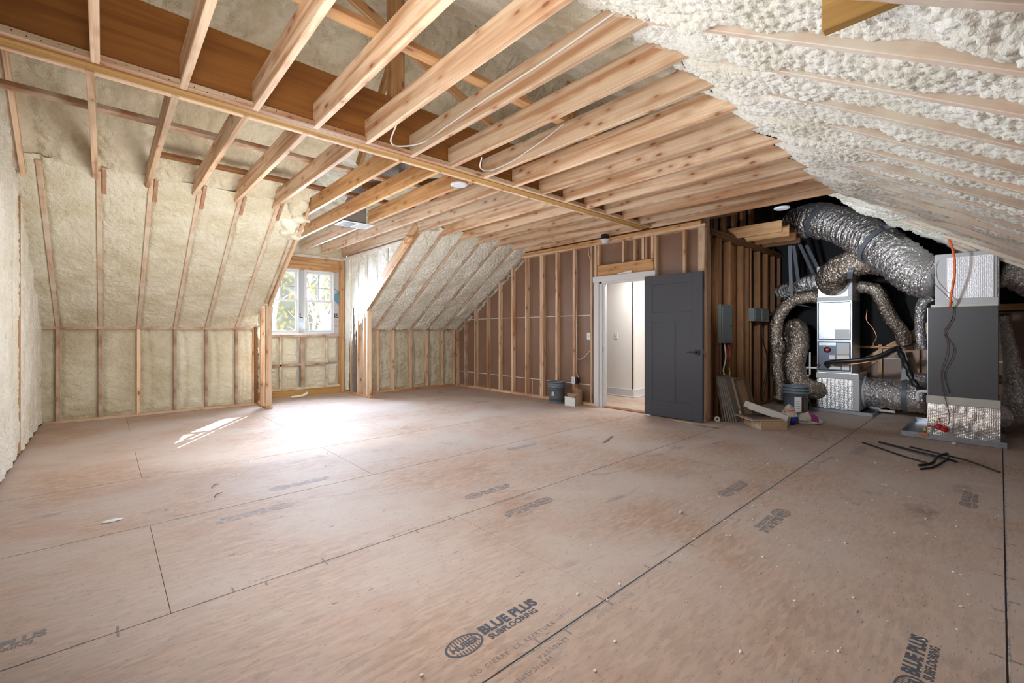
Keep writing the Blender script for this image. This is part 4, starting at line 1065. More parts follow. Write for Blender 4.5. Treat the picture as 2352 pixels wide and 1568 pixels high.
tag(tube('orange_cable', [(7.06, .43, 2.33), (7.02, .38, 2.24), (7.0, .345, 2.05), (7.02, .345, 1.85), (7.06, .37, 1.65), (7.10, .385, 1.50)], .011, ORANGE), 'bright orange cable hanging from the foam over the air handler', 'cable')
fs = empty('float_switch', (7.02, .46, .08), 'red and yellow float switch clipped on the near drain pan', 'switch')
lathe('red_body', [(0, -.02), (.03, -.018), (.035, 0), (.03, .018), (0, .02)], RED, (7.03, .47, .135), fs, 20, axis=(-1, -.3, .5))
lathe('red_body', [(0, -.02), (.03, -.018), (.035, 0), (.03, .018), (0, .02)], RED, (7.025, .425, .12), fs, 20, axis=(-1, -.3, .5))
box('yellow_cap', 6.96, 6.985, .575, .60, .085, .115, YELLOW, fs, b=.004)
box('copper_clip', 6.915, 6.94, .55, .63, .03, .07, COPPER, fs, b=.003)
tube('red_wire', [(6.98, .59, .10), (6.98, .56, .135), (7.0, .52, .14), (7.02, .48, .13)], .004, RED, fs)
tube('red_wire', [(7.03, .46, .15), (7.05, .465, .20), (7.04, .47, .235)], .004, RED, fs)
tube('yellow_wire', [(7.04, .47, .225), (7.04, .50, .24)], .005, YELLOW, fs, n=2)

# ducts ---------------------------------------------------------------
flex('flexible_duct', [(8.52, 2.28, 3.02), (8.10, 1.90, 2.94), (7.95, 1.52, 2.74), (7.75, 1.15, 2.44), (7.60, .88, 2.15), (7.55, .68, 1.93), (7.50, .52, 1.86)], .255, FOIL, 'biggest silver duct sweeping down from the ceiling to the air handler top', seed=1, seg=96, step=.007, wr_=.10)
flex('flexible_duct', [(8.31, 1.735, 1.98), (8.16, 1.735, 2.0), (8.00, 1.66, 2.10), (7.92, 1.45, 2.20), (8.0, 1.18, 2.22), (8.2, .95, 2.12), (8.35, .75, 2.0)], .185, FOILD, 'bronze silver elbow duct leaving the front of the furnace top', seed=2, seg=64, step=.009)
flex('flexible_duct', [(8.60, 1.93, 2.03), (8.62, 2.12, 2.03), (8.66, 2.36, 1.97), (8.75, 2.6, 1.9)], .135, FOIL, 'straight silver duct leaving the furnace top towards the stud wall, upper one', seed=3)
flex('flexible_duct', [(8.45, 1.92, 1.76), (8.40, 2.08, 1.79), (8.35, 2.28, 1.74), (8.32, 2.44, 1.58), (8.32, 2.53, 1.36), (8.34, 2.54, 1.08), (8.33, 2.52, .80), (8.33, 2.5, .52), (8.34, 2.48, .24), (8.34, 2.50, .10)], .10, FOILD, 'slim silver duct curving down along the stud wall', seed=4, seg=40)
flex('flexible_duct', [(8.68, 2.44, .20), (8.68, 2.44, .60), (8.66, 2.42, .98), (8.54, 2.34, 1.24), (8.34, 2.22, 1.27), (8.18, 2.17, 1.0), (8.12, 2.22, .70), (8.12, 2.18, .48), (8.22, 2.06, .33), (8.40, 1.93, .30)], .15, FOILD, 'looped silver duct arching into the furnace base', seed=5, seg=56)
flex('flexible_duct', [(8.62, 1.42, .31), (8.60, 1.28, .31), (8.58, 1.05, .30), (8.55, .85, .29), (8.5, .70, .30)], .215, FOIL, 'fat silver duct lying between furnace base and air handler', seed=6, seg=64)
flex('flexible_duct', [(8.95, .95, .50), (8.92, .75, .50), (8.8, .55, .50)], .11, FOIL, 'small silver duct behind the fat floor duct', seed=7)
flex('flexible_duct', [(8.62, 1.50, 1.92), (8.58, 1.38, 1.90), (8.55, 1.25, 1.84), (8.62, 1.20, 1.70), (8.75, 1.12, 1.45), (8.85, 1.02, 1.25), (8.95, .98, 1.05)], .095, FOILD, 'dark slim duct bending down right of the furnace top', seed=8, seg=40)
flex('flexible_duct', [(7.62, .58, 1.66), (7.64, .66, 1.60), (7.70, .69, 1.45), (7.78, .70, 1.25), (7.85, .68, 1.0)], .055, FOIL, 'thin silver duct dropping left of the air handler', seed=9, seg=32)
flex('flexible_duct', [(7.55, .0, 1.90), (7.58, -.12, 1.88), (7.65, -.35, 1.72), (7.7, -.7, 1.6)], .17, FOIL, 'silver duct leaving the right side of the air handler top', seed=10)
flex('flexible_duct', [(7.95, -.03, 1.42), (8.02, -.06, 1.15), (8.05, -.10, .85), (8.05, -.12, .50), (8.0, -.12, .22)], lambda t: .05+.07*t, FOIL, 'tapering silver duct hanging behind the air handler right side', seed=11, seg=32)
flex('flexible_duct', [(7.6, .02, .25), (7.9, -.1, .25), (8.1, -.35, .27), (8.2, -.8, .3)], .13, FOIL, 'silver duct low on the floor right of the air handler', seed=12)
flex('flexible_duct', [(8.6, .1, .60), (8.6, -.3, .60), (8.6, -.8, .60)], .06, FOILD, 'slim silver duct behind, right of the air handler at knee height', seed=13, seg=32)
lathe('duct_collar', [(0, 0), (.235, 0), (.235, .03), (.20, .04), (0, .04)], TAPE, (8.62, 1.415, .31), fu, 40, axis=(0, -1, 0))
lathe('duct_collar', [(0, 0), (.17, 0), (.17, .03), (.14, .04), (0, .04)], TAPE, (8.50, 1.958, .30), fu, 40, axis=(0, 1, 0))
bm = bmesh.new()
for k in range(14): bmesh.ops.create_icosphere(bm, subdivisions=3, radius=random.uniform(.04, .065), matrix=Matrix.Translation((8.28+random.uniform(-.03, .05), 2.50+random.uniform(-.07, .07), .98+random.uniform(-.06, .06))))
for v in bm.verts: v.co += v.normal*.018*mnoise.noise(v.co*30)
me = bpy.data.meshes.new('foil_wad'); bm.to_mesh(me); bm.free(); me.materials.append(FOILD)
tag(put(bpy.data.objects.new('foil_wad', me)), 'crumpled foil wrapping bunched around the slim wall duct', 'foil')
# ridge duct and register boot over the dormer joists
flex('flexible_duct', [(2.62, 6.22, 3.02), (2.62, 5.95, 3.12), (2.55, 5.5, 3.18), (2.6, 4.95, 3.22), (2.9, 4.45, 3.26), (3.4, 4.2, 3.24), (4.1, 4.15, 3.14), (4.8, 4.2, 3.12)], .115, GREYD, 'grey duct snaking over the joists to the ceiling register', seed=14, wr_=.05, seg=32)
bt = empty('ceiling_register', (2.62, 6.2, 2.745), 'white ceiling register with dark metal boot between joists near the dormer', 'vent')
box('boot', 2.44, 2.745, 6.07, 6.33, 2.76, 2.98, GALVD, bt, b=.004)
box('register_flange', 2.41, 2.86, 6.04, 6.36, 2.738, 2.748, WHITE, bt, b=.003)
for k in range(6): box('louver', 2.45, 2.62, 6.09+.045*k, 6.105+.045*k, 2.730, 2.738, GALVD, bt, b=.001)
for k in range(6): box('louver', 2.65, 2.82, 6.09+.045*k, 6.105+.045*k, 2.730, 2.738, LABEL, bt, b=.001)
strap([(2.55, 4.62, 3.55), (2.58, 4.70, 3.30), (2.60, 4.80, 3.08), (2.66, 4.72, 3.08)], 'left of two grey straps holding the duct above the joists', up=(1, .3, 0))
strap([(2.66, 4.55, 3.55), (2.68, 4.62, 3.30), (2.70, 4.72, 3.10)], 'right of two grey straps holding the duct above the joists', up=(1, .3, 0))
STR = flat('strap_grey', (.10, .11, .13), .5)
strap(ringpts((8.06, 1.80, 2.90), (-.4, -.72, -.5), .272, a0=-2.6, a1=2.6, ref=(0, 0, -1)), 'upper grey strap round the biggest silver duct', STR, .07, up=(-.4, -.72, -.5))
strap([(7.45, .78, 2.60)]+ringpts((7.72, 1.10, 2.40), (-.25, -.55, -.5), .275, a0=-2.7, a1=1.2, ref=(0, 0, -1)), 'lower grey strap round the biggest silver duct', STR, .055, up=(-.25, -.55, -.5))
strap([(7.98, 1.30, 2.62), (7.95, 1.34, 2.40), (7.84, 1.40, 2.22), (7.75, 1.42, 2.08), (7.85, 1.45, 1.98)], 'grey strap looped down over the bronze elbow duct', STR, .06, up=(0, 1, 0))
for (a, b, lab) in (((8.2, 2.30, 2.62), (8.30, 2.30, 1.62), 'widest grey strap hanging from the joist ends to the curved duct'),
                    ((8.25, 2.26, 2.62), (8.60, 2.26, 1.86), 'grey strap hanging just right of the widest one'),
                    ((8.2, 2.16, 2.62), (8.72, 2.08, 2.14), 'slanting grey strap in the middle of the hanging group'),
                    ((8.25, 2.08, 2.60), (8.78, 1.98, 2.12), 'rightmost slanting grey strap above the furnace ducts')):
    strap([a, b], lab, STR, .05, up=(0, 1, 0))
strap(ringpts((8.56, .92, .295), (0, -1, 0), .235, a0=-1.6, a1=1.6, ref=(-1, 0, .3)), 'dark strap round the fat floor duct', STR, .05, up=(0, 1, 0))
strap([(8.95, 1.02, .96), (8.85, .96, .70), (8.78, .95, .50)], 'wide grey strap hanging on the far wall behind the fat floor duct', GREYD, .09, up=(0, 1, 0))
# refrigerant lines
ls1 = empty('refrigerant_line', (8.2, 1.3, .8), 'black insulated refrigerant line arching from the furnace panel to the right', 'pipe')
tube('insulation', [(8.28, 1.80, .69), (8.20, 1.80, .74), (8.16, 1.66, .775), (8.16, 1.45, .80), (8.18, 1.22, .85), (8.25, 1.05, .95), (8.32, .98, 1.0)], .032, BLACKP, ls1, seg=14)
tube('copper_pipe', [(8.28, 1.72, .70), (8.17, 1.55, .735), (8.17, 1.38, .765), (8.20, 1.2, .82), (8.26, 1.06, .90)], .008, COPPER, ls1)
tag(tube('refrigerant_line', [(8.32, .98, 1.0), (8.22, .93, .90), (8.12, .86, .74), (8.05, .80, .58), (7.98, .72, .47), (7.80, .60, .43)], lambda t: .034+.006*math.sin(t*40), BLACKP, seg=12), 'black insulated line dropping towards the air handler', 'pipe')
tag(tube('copper_wire', [(8.35, 1.33, 1.55), (8.36, 1.34, 1.40), (8.34, 1.26, 1.27), (8.33, 1.22, 1.15), (8.34, 1.26, 1.04), (8.34, 1.22, 1.005), (8.33, 1.05, .995)], .005, COPPER), 'thin copper wire dangling right of the furnace', 'wire')
tr = empty('drain_trap', (8.25, 2.03, .45), 'white plastic drain trap with standpipe left of the furnace', 'pipe')
tube('standpipe', [(8.24, 2.03, .54), (8.24, 2.03, .72), (8.24, 2.03, .90)], .013, PVC, tr, seg=14)
tube('trap_pipe', [(8.26, 1.94, .655), (8.25, 2.00, .655), (8.25, 2.07, .655), (8.25, 2.09, .64), (8.25, 2.09, .56), (8.25, 2.07, .525), (8.25, 2.045, .53)], .016, PVC, tr, seg=14)
lathe('pipe_joint', [(.0, -.02), (.022, -.02), (.022, .02), (0, .02)], PVC, (8.25, 2.09, .64), tr, 16)
lathe('purple_cap', [(0, 0), (.02, 0), (.02, .03), (0, .03)], flat('primer_purple', (.14, .03, .05), .5), (8.285, 1.92, .70), tr, 16, axis=(-1, 0, .2))
tag(tube('drain_pipe', [(8.6, 1.23, .045), (8.6, 1.15, .045), (8.58, 1.04, .045)], .02, PVC, seg=14, n=3), 'short white drain pipe poking out of the furnace pan', 'pipe')
tag(tube('drain_pipe', [(7.62, .58, .47), (7.62, .70, .46), (7.62, .70, .34)], .02, PVC, seg=14, n=3), 'white drain elbow on the left side of the air handler', 'pipe')

# electrical panel etc. on the dark studs
ep = empty('electrical_panel', (6.58, 2.67, 1.06), 'flat grey breaker panel mounted between the dark studs', 'panel')
PAN = flat('panel_grey', (.11, .125, .12), .5)
box('panel_box', 6.38, 6.78, 2.640, 2.684, 1.06, 1.61, PAN, ep, b=.004)
box('panel_door', 6.43, 6.73, 2.632, 2.641, 1.10, 1.57, PAN, ep, b=.003)
box('latch', 6.69, 6.72, 2.625, 2.633, 1.29, 1.32, BLACK, ep, b=.002)
for (x0, x1, lab) in ((7.53, 7.80, 'nearer of two small dark disconnect boxes on the studs'), (7.86, 8.20, 'farther of two small dark disconnect boxes on the studs')):
    t = empty('disconnect_box', ((x0+x1)/2, 2.68, 1.39), lab, 'box')
    box('box_body', x0, x1, 2.60, 2.69, 1.39, 1.60, PAN, t, b=.006); box('box_cover', x0+.03, x1-.03, 2.592, 2.601, 1.42, 1.57, PAN, t, b=.003)
tag(tube('cable', [(6.62, 2.69, 1.06), (6.64, 2.68, .85), (6.56, 2.68, .66), (6.62, 2.66, .55), (6.60, 2.68, .40)], .010, WCABLE), 'pale cable dropping from the breaker panel', 'cable')
tag(tube('cable', [(6.70, 2.68, 1.06), (6.74, 2.66, .92), (6.72, 2.67, .82)], .008, RED), 'short red cable under the breaker panel', 'cable')
tag(tube('cable', [(6.50, 2.66, .62), (6.60, 2.63, .57), (6.74, 2.66, .63), (6.66, 2.64, .70)], .007, YELLOW), 'yellowish cable coil behind the leaning cartons', 'cable')
tag(tube('cable', [(8.02, 2.66, 1.38), (8.08, 2.67, 1.1), (8.25, 2.66, .85), (8.22, 2.66, .5), (8.05, 2.67, .25)], .008, BLACKP), 'black cable hanging from the farther disconnect box', 'cable')
tag(tube('cable', [(8.15, 2.58, 1.50), (8.30, 2.45, 1.62), (8.38, 2.25, 1.66), (8.42, 2.05, 1.62)], .010, BLACKP), 'black cable reaching from the disconnect box to the furnace', 'cable')

# ceiling fixtures -----------------------------------------------------
def disc(loc, label, r=.088):
    t = empty('ceiling_light', loc, label, 'light')
    lathe('trim_ring', [(r*.80, -.016), (r*.93, -.010), (r, 0), (r, .006), (0, .006)], DISC, loc, t, 48)
    lathe('diffuser', [(0, -.014), (r*.6, -.015), (r*.80, -.014)], DISC, loc, t, 48)
    return t
disc((2.70, 3.76, 2.735), 'round white disc light beside the long beam, near the middle')
disc((6.12, 1.80, 2.735), 'round white disc light at the edge of the joists by the silver duct')
dl = empty('downlight', (5.79, 4.17, 2.60), 'small white downlight with black can hanging by the back wall', 'light')
box('black_can', 5.75, 5.84, 4.13, 4.22, 2.665, 2.75, BLACKP, dl, b=.006)
lathe('white_trim', [(0, -.05), (.045, -.048), (.058, -.02), (.062, .0), (.078, .006), (.078, .016), (0, .016)], DISC, (5.79, 4.17, 2.652), dl, 32)
tag(tube('cable', [(1.60, 3.02, 2.75), (1.66, 3.22, 2.71), (1.80, 3.33, 2.745), (1.966, 3.25, 2.80), (1.966, 2.9, 2.815), (1.966, 2.4, 2.84), (1.966, 1.9, 2.85), (1.966, 1.3, 2.885)], .0065, WCABLE), 'long white cable stapled along a near joist side', 'cable')
tag(tube('cable', [(2.44, 3.06, 2.745), (2.54, 3.20, 2.715), (2.68, 3.22, 2.735), (2.776, 3.05, 2.79), (2.776, 2.8, 2.83), (2.776, 2.55, 2.88), (2.776, 2.40, 2.925)], .0065, WCABLE), 'shorter white cable looping from a joist right of the beam', 'cable')

# ================================================================== things on the floor
def bucket(name, loc, label, r=.135, h=.345, lab=True, ang=0):
    t = empty(name, loc, label, 'bucket')
    pr = [(0, .002), (r*.90, .002), (r*.93, .012), (r, h*.74), (r*1.08, h*.745), (r*1.08, h*.775), (r*1.015, h*.78), (r*1.02, h*.84), (r*1.10, h*.845), (r*1.10, h*.875),
          (r*1.03, h*.88), (r*1.04, h*.955), (r*1.12, h*.96), (r*1.13, h), (r*1.07, h), (r*1.0, h*.9), (r*.94, h*.1), (0, h*.1)]
    lathe('pail', pr, BUCKET, loc, t, 48)
    lathe('contents', [(0, h*.62), (r*.97, h*.60)], BUCKIN, loc, t, 32)
    x, y, z = loc
    pts = []
    for k in range(13):
        a = math.pi*k/12+ang; rr = r*1.13
        pts.append((x+rr*math.cos(a), y+rr*math.sin(a), z+h*.80-h*.55*math.sin(math.pi*k/12)))
    tube('wire_handle', pts, .0028, GALV, t, seg=6, n=3)
    return t
b1 = bucket('bucket', (5.80, 5.20, 0), 'open grey five gallon bucket standing by the back wall studs', .14, .365, ang=math.radians(200))
a0 = math.radians(215)
def curved_label(parent, loc, r, a0, a1, z0, z1, mat, name='label'):
    v = []; f = []; n = 8
    for i in range(n+1):
        a = a0+(a1-a0)*i/n
        for z in (z0, z1): v.append((loc[0]+r*math.cos(a), loc[1]+r*math.sin(a), z))
    for i in range(n): f.append((2*i, 2*i+2, 2*i+3, 2*i+1))
    return mesh(name, v, f, mat, parent, True)
curved_label(b1, (5.80, 5.20), .1385, math.radians(187), math.radians(206), .13, .20, LABEL)
bk2 = (7.62, 2.06, 0)
b2 = bucket('bucket', bk2, 'grey bucket with white side label next to the furnace', .162, .42, ang=math.radians(230))
curved_label(b2, bk2, .1605, math.radians(190), math.radians(222), .05, .27, LABELW)
curved_label(b2, bk2, .1608, math.radians(222.5), math.radians(234), .05, .27, flat('label_maroon', (.09, .02, .02), .5))
for k in range(4): curved_label(b2, bk2, .1612, math.radians(193), math.radians(214), .10+.035*k, .104+.035*k, INK, 'printed_line')
# cardboard box with cut front
cb = empty('cardboard_box', (5.85, 4.79, 0), 'small torn cardboard box with white printed front beside the grey bucket', 'box')
V3 = Vector
def wallpoly(name, poly, O, U, V, mat, t=.004, parent=None): return polyprism(name, poly, t, mat, parent, O, U, V)
A = V3((5.66, 4.885, 0)); Bp = V3((5.70, 4.705, 0)); dv = (Bp-A).normalized(); pv = V3((-dv.y, dv.x, 0)).normalized()
if pv.x < 0: pv = -pv
wallpoly('front_panel', [(0, 0), (.185, 0), (.185, .135), (0, .155)], A, dv, (0, 0, 1), LABELW, .004, cb)
wallpoly('side_panel', [(0, 0), (.26, 0), (.27, .255), (.09, .235), (.085, .19), (.04, .14), (0, .135)], Bp, pv, (0, 0, 1), CARDL, .004, cb)
wallpoly('side_panel', [(0, 0), (.26, 0), (.26, .26), (.0, .14)], A, pv, (0, 0, 1), CARD, .004, cb)
wallpoly('back_panel', [(0, 0), (.185, 0), (.185, .25), (0, .27)], A+pv*.26, dv, (0, 0, 1), CARD, .004, cb)
wallpoly('flap', [(0, 0), (.12, 0), (.16, .07), (-.03, .07)], A+pv*.05+dv*.03+V3((0, 0, .13)), dv, V3((.3, 0, .9)).normalized(), CARD, .003, cb)
box('yellow_tag', 5.86, 5.866, 4.79, 4.80, .235, .275, YELLOW, cb)
for k, (w_, zz) in enumerate(((.11, .10), (.095, .078), (.10, .056), (.085, .035))):
    wallpoly('printed_line', [(.035, 0), (.035+w_, 0), (.035+w_, .007), (.035, .007)], A-pv*.001+V3((0, 0, zz-.004*k)), dv, (0, 0, 1), INK, -.0006 if False else .0005, cb)
# leaning cartons
def leaning(x, y0, L, w, t, lean, mat, label, name='leaning_panel', zr_=0):
    o = box(name, -w/2, w/2, -t/2, t/2, 0, L, mat, None, b=.002)
    o.location = (x, y0, 0)
    M = Matrix.Translation((x, y0, 0)) @ Matrix.Rotation(zr_, 4, 'Z') @ Matrix.Rotation(lean, 4, 'X') @ Matrix.Translation((0, 0, L/2))
    o.matrix_world = M; l_, r_, s_ = M.decompose(); o.location = l_; o.rotation_euler = r_.to_euler()
    return tag(o, label, 'carton')
GREYC = flat('carton_grey', (.20, .175, .16), .75); 
descr = ['outermost dark carton leaning on the studs', 'second grey carton in the leaning row', 'third grey carton in the leaning row', 'fourth grey carton in the leaning row', 'fifth grey carton in the leaning row', 'innermost grey carton of the leaning row']
for k in range(6):
    leaning(6.40+.015*k, 2.545-.028*k, .62-.006*k, .34, .020, math.radians(-9-1.3*k), CARDD if k == 0 else GREYC, descr[k])
oc = empty('open_carton', (6.55, 2.40, 0), 'open brown carton leaning beside the grey ones with a white label', 'carton')
Mo = Matrix.Translation((6.62, 2.36, 0)) @ Matrix.Rotation(math.radians(-18), 4, 'Z') @ Matrix.Rotation(math.radians(-17), 4, 'X')
def ocp(name, x0, x1, y0, y1, z0, z1, mat):
    v, f = cbox_data((x1-x0)/2, (y1-y0)/2, (z1-z0)/2, .001)
    c = V3(((x0+x1)/2, (y0+y1)/2, (z0+z1)/2))
    return mesh(name, [Mo @ (V3(p)+c) for p in v], f, mat, oc)
ocp('back_panel', -.16, .16, .04, .045, 0, .58, CARD)
ocp('side_panel', -.165, -.16, -.05, .045, .16, .58, CARDL)
ocp('side_panel', -.165, -.16, -.05, .045, 0, .155, CARD)
ocp('side_panel', .16, .165, -.03, .045, 0, .58, CARDD)
ocp('flap', -.10, .10, -.05, .04, .575, .58, CARDL)
ocp('label', -.167, -.165, -.035, .025, .05, .13, LABELW)
ocp('printed_mark', -.167, -.165, -.012, .012, .36, .385, INK)
ocp('red_tape', -.167, -.165, -.04, .03, .01, .03, ORLAB)
# tile stack
ts = empty('carton_stack', (6.30, 2.03, 0), 'low stack of flat pale cartons on the floor', 'cartons')
Ms = Matrix.Translation((6.32, 2.04, 0)) @ Matrix.Rotation(math.radians(-42), 4, 'Z')
def msb(name, x0, x1, y0, y1, z0, z1, mat, parent, M=Ms, b=.002):
    v, f = cbox_data((x1-x0)/2, (y1-y0)/2, (z1-z0)/2, b); c = V3(((x0+x1)/2, (y0+y1)/2, (z0+z1)/2))
    return mesh(name, [M @ (V3(p)+c) for p in v], f, mat, parent)
Ms = Matrix.Translation((6.42, 2.10, 0)) @ Matrix.Rotation(math.atan2(1.928-2.183, 6.097-5.929), 4, 'Z')
# local x runs along the visible long face, local y away from the camera
for k in range(5):
    j = random.uniform(-.006, .006)
    msb('flat_carton', -.20+j, .13+j, -.23, .16, .001+.021*k, .021+.021*k, CARDL, ts)
tl = empty('tile_sheet', (6.35, 2.2, .11), 'slate tile sheets on a torn carton on top of the low stack', 'tiles')
msb('torn_carton', -.30, .10, -.20, .22, .107, .117, CARDL, tl); msb('torn_carton', -.26, .12, -.16, .20, .118, .124, CARD, tl)
for i in range(6):
    for j in range(4):
        msb('tile', -.26+.058*i, -.206+.058*i, -.13+.07*j, -.065+.07*j, .125, .131, TILE, tl, b=.001)
wb2 = empty('white_carton', (6.42, 1.95, .13), 'open white carton tray tilted on the tile stack', 'carton')
Mw = Matrix.Translation((6.36, 2.06, .195)) @ Matrix.Rotation(math.atan2(1.85-2.2, .24), 4, 'Z') @ Matrix.Rotation(math.radians(19), 4, 'Y')
msb('bottom_panel', -.24, .24, -.09, .09, -.045, -.041, CARD, wb2, Mw, .001)
msb('side_panel', -.24, .24, -.094, -.090, -.045, .035, LABELW, wb2, Mw, .001)
msb('side_panel', -.24, .24, .090, .094, -.045, .035, LABELW, wb2, Mw, .001)
msb('end_panel', .236, .24, -.09, .09, -.045, .035, CARDL, wb2, Mw, .001)
msb('printed_line', -.10, .06, .0885, .0895, .0, .008, INK, wb2, Mw, .0005)
# bags
def blob(name, c, r, mat, parent, seed, rot=0, mats=None, pick=None, am=.14, fq=7, tilt=0):
    bm = bmesh.new(); bmesh.ops.create_icosphere(bm, subdivisions=5, radius=1)
    M = Matrix.Translation(c) @ Matrix.Rotation(rot, 4, 'Z') @ Matrix.Rotation(tilt, 4, 'Y') @ Matrix.Diagonal((*r, 1))
    for v in bm.verts:
        p = v.co.copy(); q = mnoise.noise(p*2.2+V3((seed, 0, 0)))*am*1.5+mnoise.noise(p*fq+V3((seed, 3, 0)))*am*.5
        v.co = p*(1+q)
        if v.co.z > 0: v.co.x *= (1-.45*v.co.z); v.co.y *= (1-.45*v.co.z)
    for f in bm.faces:
        f.smooth = True
        f.material_index = pick(f.calc_center_median()) if pick else 0
    bm.transform(M)
    for v in bm.verts: v.co.z = max(v.co.z, .001)
    me = bpy.data.meshes.new(name); bm.to_mesh(me); bm.free()
    for m in (mats or [mat]): me.materials.append(m)
    return put(bpy.data.objects.new(name, me), parent)
def pick1(c):
    if c.z < .08 and c.y < .35: return 1
    if .38 < c.z < .62 and mnoise.noise(c*5) > .0: return 2
    return 0
bg1 = blob('mortar_bag', (6.72, 1.89, .10), (.105, .10, .155), BAGW, None, 3, mats=[BAGW, BLUE, ORP], pick=pick1, rot=math.radians(45))
tag(bg1, 'crumpled white bag with blue and orange print slumped beside the bucket', 'bag')
def pick2(c): return 1 if (-.1 < c.x < .55 and c.z > -.2 and c.y < .2) else 0
bg2 = blob('grout_bag', (6.92, 1.72, .065), (.17, .09, .085), BAGW, None, 9, mats=[BAGW, PURP], pick=pick2, rot=math.radians(-48), tilt=.18)
tag(bg2, 'small pale bag with purple print lying right of the bucket', 'bag')
tag(lathe('tape_roll', [(.018, -.02), (.034, -.02), (.036, -.018), (.036, .018), (.034, .02), (.018, .02), (.016, .018), (.016, -.018), (.018, -.02)], flat('tape_white', (.62, .60, .52), .6), (6.16, 2.60, .036), None, 32, axis=(-.75, -.66, 0)),
    'small roll of off-white tape standing on edge by the door', 'tape')
# thin black strips on the floor
def strip(pts, label, r=.009):
    return tag(tube('rubber_strip', pts, r, BLACKP, seg=8, flat=.6), label, 'strip')
strip([(6.14, 1.02, .009), (5.95, .83, .009), (5.76, .65, .009), (5.60, .44, .009)], 'black strip with its far left end standing alone')
strip([(6.30, .90, .009), (6.16, .72, .012), (5.98, .52, .02), (5.86, .34, .024), (5.80, .27, .022)], 'thickest black strip in the small pile', .013)
strip([(6.27, .64, .010), (6.08, .44, .024), (5.90, .22, .03), (5.70, .0, .009)], 'longest black strip ending nearest the drain pan')
strip([(6.09, .345, .034), (5.85, .40, .038), (5.60, .42, .020), (5.45, .50, .009)], 'black strip crossing the pile, upper one', .012)
strip([(5.98, .33, .04), (5.74, .34, .034), (5.48, .40, .012), (5.32, .475, .009)], 'black strip crossing the pile, nearest the camera', .010)
tag(blob('foam_lump', (6.80, .335, .012), (.03, .02, .014), FOAMW, None, 20), 'white foam lump on the floor by the near drain pan', 'foam')
tag(tube('foam_stick', [(2.55, 8.82, .02), (2.62, 8.83, .02), (2.73, 8.80, .03), (2.80, 8.79, .055), (2.83, 8.80, .075)], lambda t: .018+.012*t, FOAMW, seg=10), 'bone-shaped piece of pale foam on the floor below the window', 'foam')
for i, (x, y, r_, L, mt, lab) in enumerate(((5.80, 2.92, 1.45, .32, PINE, 'thin wood sliver on the floor in front of the charcoal door, nearer the camera'), (5.72, 2.55, 1.6, .30, PINE_D, 'dark thin sliver on the floor at the door corner'),
                                            (4.22, 3.0, .35, .36, flat('grey_strip', (.2, .19, .2), .8), 'flat grey strip lying on the floor before the doorway'))):
    o = box('wood_sliver', -L/2, L/2, -.012, .012, 0, .006, mt, None, b=.001); o.location = (x, y, .0035); o.rotation_euler.z = r_
    tag(o, lab, 'scrap')
o = box('plastic_chip', -.02, .02, -.008, .008, 0, .012, LABEL, None, b=.003); o.location = (2.86, 1.45, .007); o.rotation_euler.z = .3
tag(o, 'small grey plastic chip lying on the subfloor', 'scrap')
for (x, y, lab) in ((.62, 4.15, 'thin dark splinter on the bright floor, farther one'), (.60, 3.90, 'thin dark splinter on the bright floor, nearer one')):
    tag(tube('splinter', [(x, y, .004), (x+.02, y+.03, .012), (x+.06, y+.06, .006)], .003, flat('splinter_brown', (.2, .08, .04), .8), seg=5, n=3), lab, 'scrap')
o = blob('paper_scrap', (.04, 3.86, .004), (.05, .025, .006), LABELW, None, 31); tag(o, 'torn white paper scrap on the floor near the left side', 'scrap')

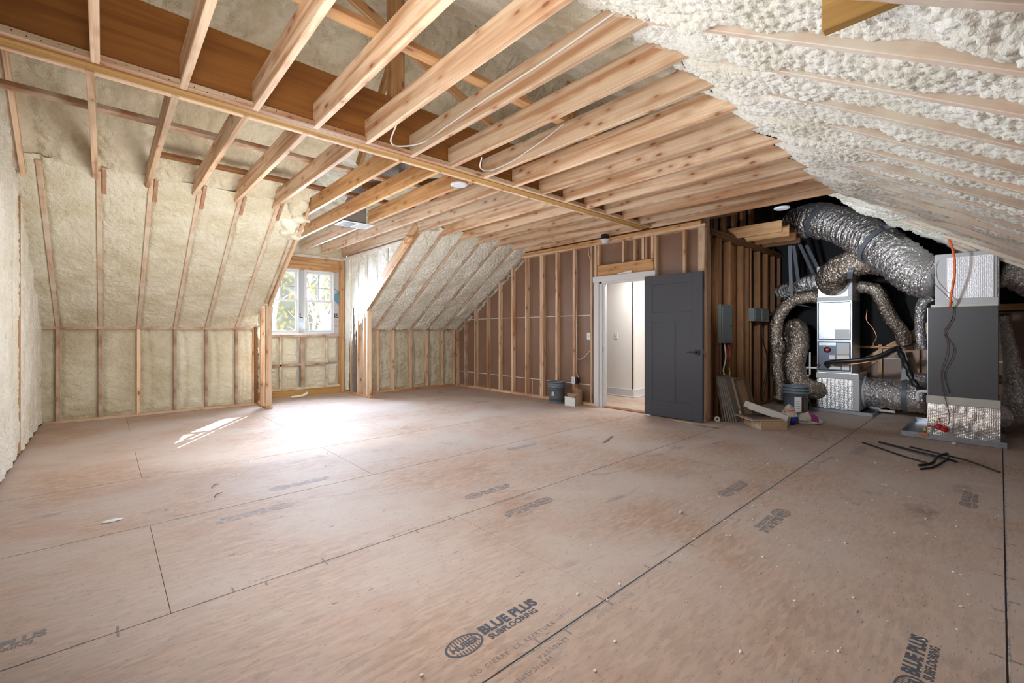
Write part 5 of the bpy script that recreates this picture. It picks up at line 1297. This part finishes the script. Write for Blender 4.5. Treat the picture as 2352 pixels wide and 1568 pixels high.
# ================================================================== outdoors, seen through the window
g = mesh('ground', [(-60, 9.6, -3.5), (80, 9.6, -3.5), (80, 90, -1.5), (-60, 90, -1.5)], [(0, 1, 2, 3)], GROUND); g['kind'] = 'structure'
gable_sun_block = empty('neighbouring_gable', (4.6, 11.5, -3.4), 'white sided gable edge seen low in the right window, with an added sun-blocking top out of view', 'roof')
polyprism('gable_face', [(3.62, .9), (4.55, 1.99), (4.55, 2.85), (4.32, 2.85), (4.32, 4.8), (6.8, 4.8), (6.8, -3.4), (3.62, -3.4)], .2, SIDING, gable_sun_block, (0, 11.6, 0), (1, 0, 0), (0, 0, 1))  # low edge is the gable; tall upper block is added, unseen, to cut the sun
nb2 = empty('neighbouring_gable', (2.2, 11.5, -3.4), 'white sided gable edge seen low in the left window', 'roof')
polyprism('gable_face', [(3.25, .9), (2.55, 2.3), (.5, 2.3), (.5, -3.4), (3.25, -3.4)], .2, SIDING, nb2, (0, 12.6, 0), (1, 0, 0), (0, 0, 1))
random.seed(11)
def tree(x, y, h, r):
    t = empty('tree', (x, y, -3), 'pale bare tree in the bright woods outside the window', 'tree', 'bare trees outside the window')
    P = [V3((x, y, -3.2))]
    for k in range(1, 7): P.append(V3((x+random.uniform(-.12, .12)*k, y+random.uniform(-.1, .1)*k, -3+h*k/6)))
    tube('trunk', P, lambda q: r*(1-.75*q), BARK, t, seg=8, n=3)
    for k in range(7):
        b = P[random.randint(2, 5)]+V3((0, 0, random.uniform(0, 1))); d = V3((random.uniform(-1, 1), random.uniform(-1, 1), random.uniform(.2, 1.0))).normalized()*random.uniform(1.2, 3)
        tube('branch', [b, b+d*.5+V3((0, 0, .1)), b+d], lambda q: r*.28*(1-.8*q), BARK, t, seg=5, n=3)
for k in range(30):
    y = random.uniform(18, 42); x = 2.83*y/9.1+random.uniform(-.20, .20)*y
    tree(x, y, random.uniform(8, 10), random.uniform(.10, .20))
fv = []; ff = []
for k in range(6500):
    y = random.uniform(20, 48); x = .31*y+random.uniform(-.25, .25)*y; z = random.uniform(-3, 2.2+.11*y)
    if mnoise.noise(V3((x*.35, y*.2, z*.35))) < .02: continue
    s = random.uniform(.06, .16); a = random.random()*3; dx, dz = math.cos(a)*s, math.sin(a)*s; b = len(fv)
    fv += [(x-dx, y, z-dz), (x+dz, y+.05, z-dx), (x+dx, y, z+dz), (x-dz, y-.05, z+dx)]; ff.append((b, b+1, b+2, b+3))
tag(mesh('spring_foliage', fv, ff, LEAF), 'yellow-green spring leaves among the trees outside the window', 'foliage', kind='stuff')
hv = mesh('wooded_slope', [(-40, 55, -4), (80, 55, -4), (80, 60, 12), (-40, 60, 12)], [(0, 1, 2, 3)], flat('hazy_woods', (.40, .35, .22), .9, noise=.35, nscale=.6)); tag(hv, kind='structure')
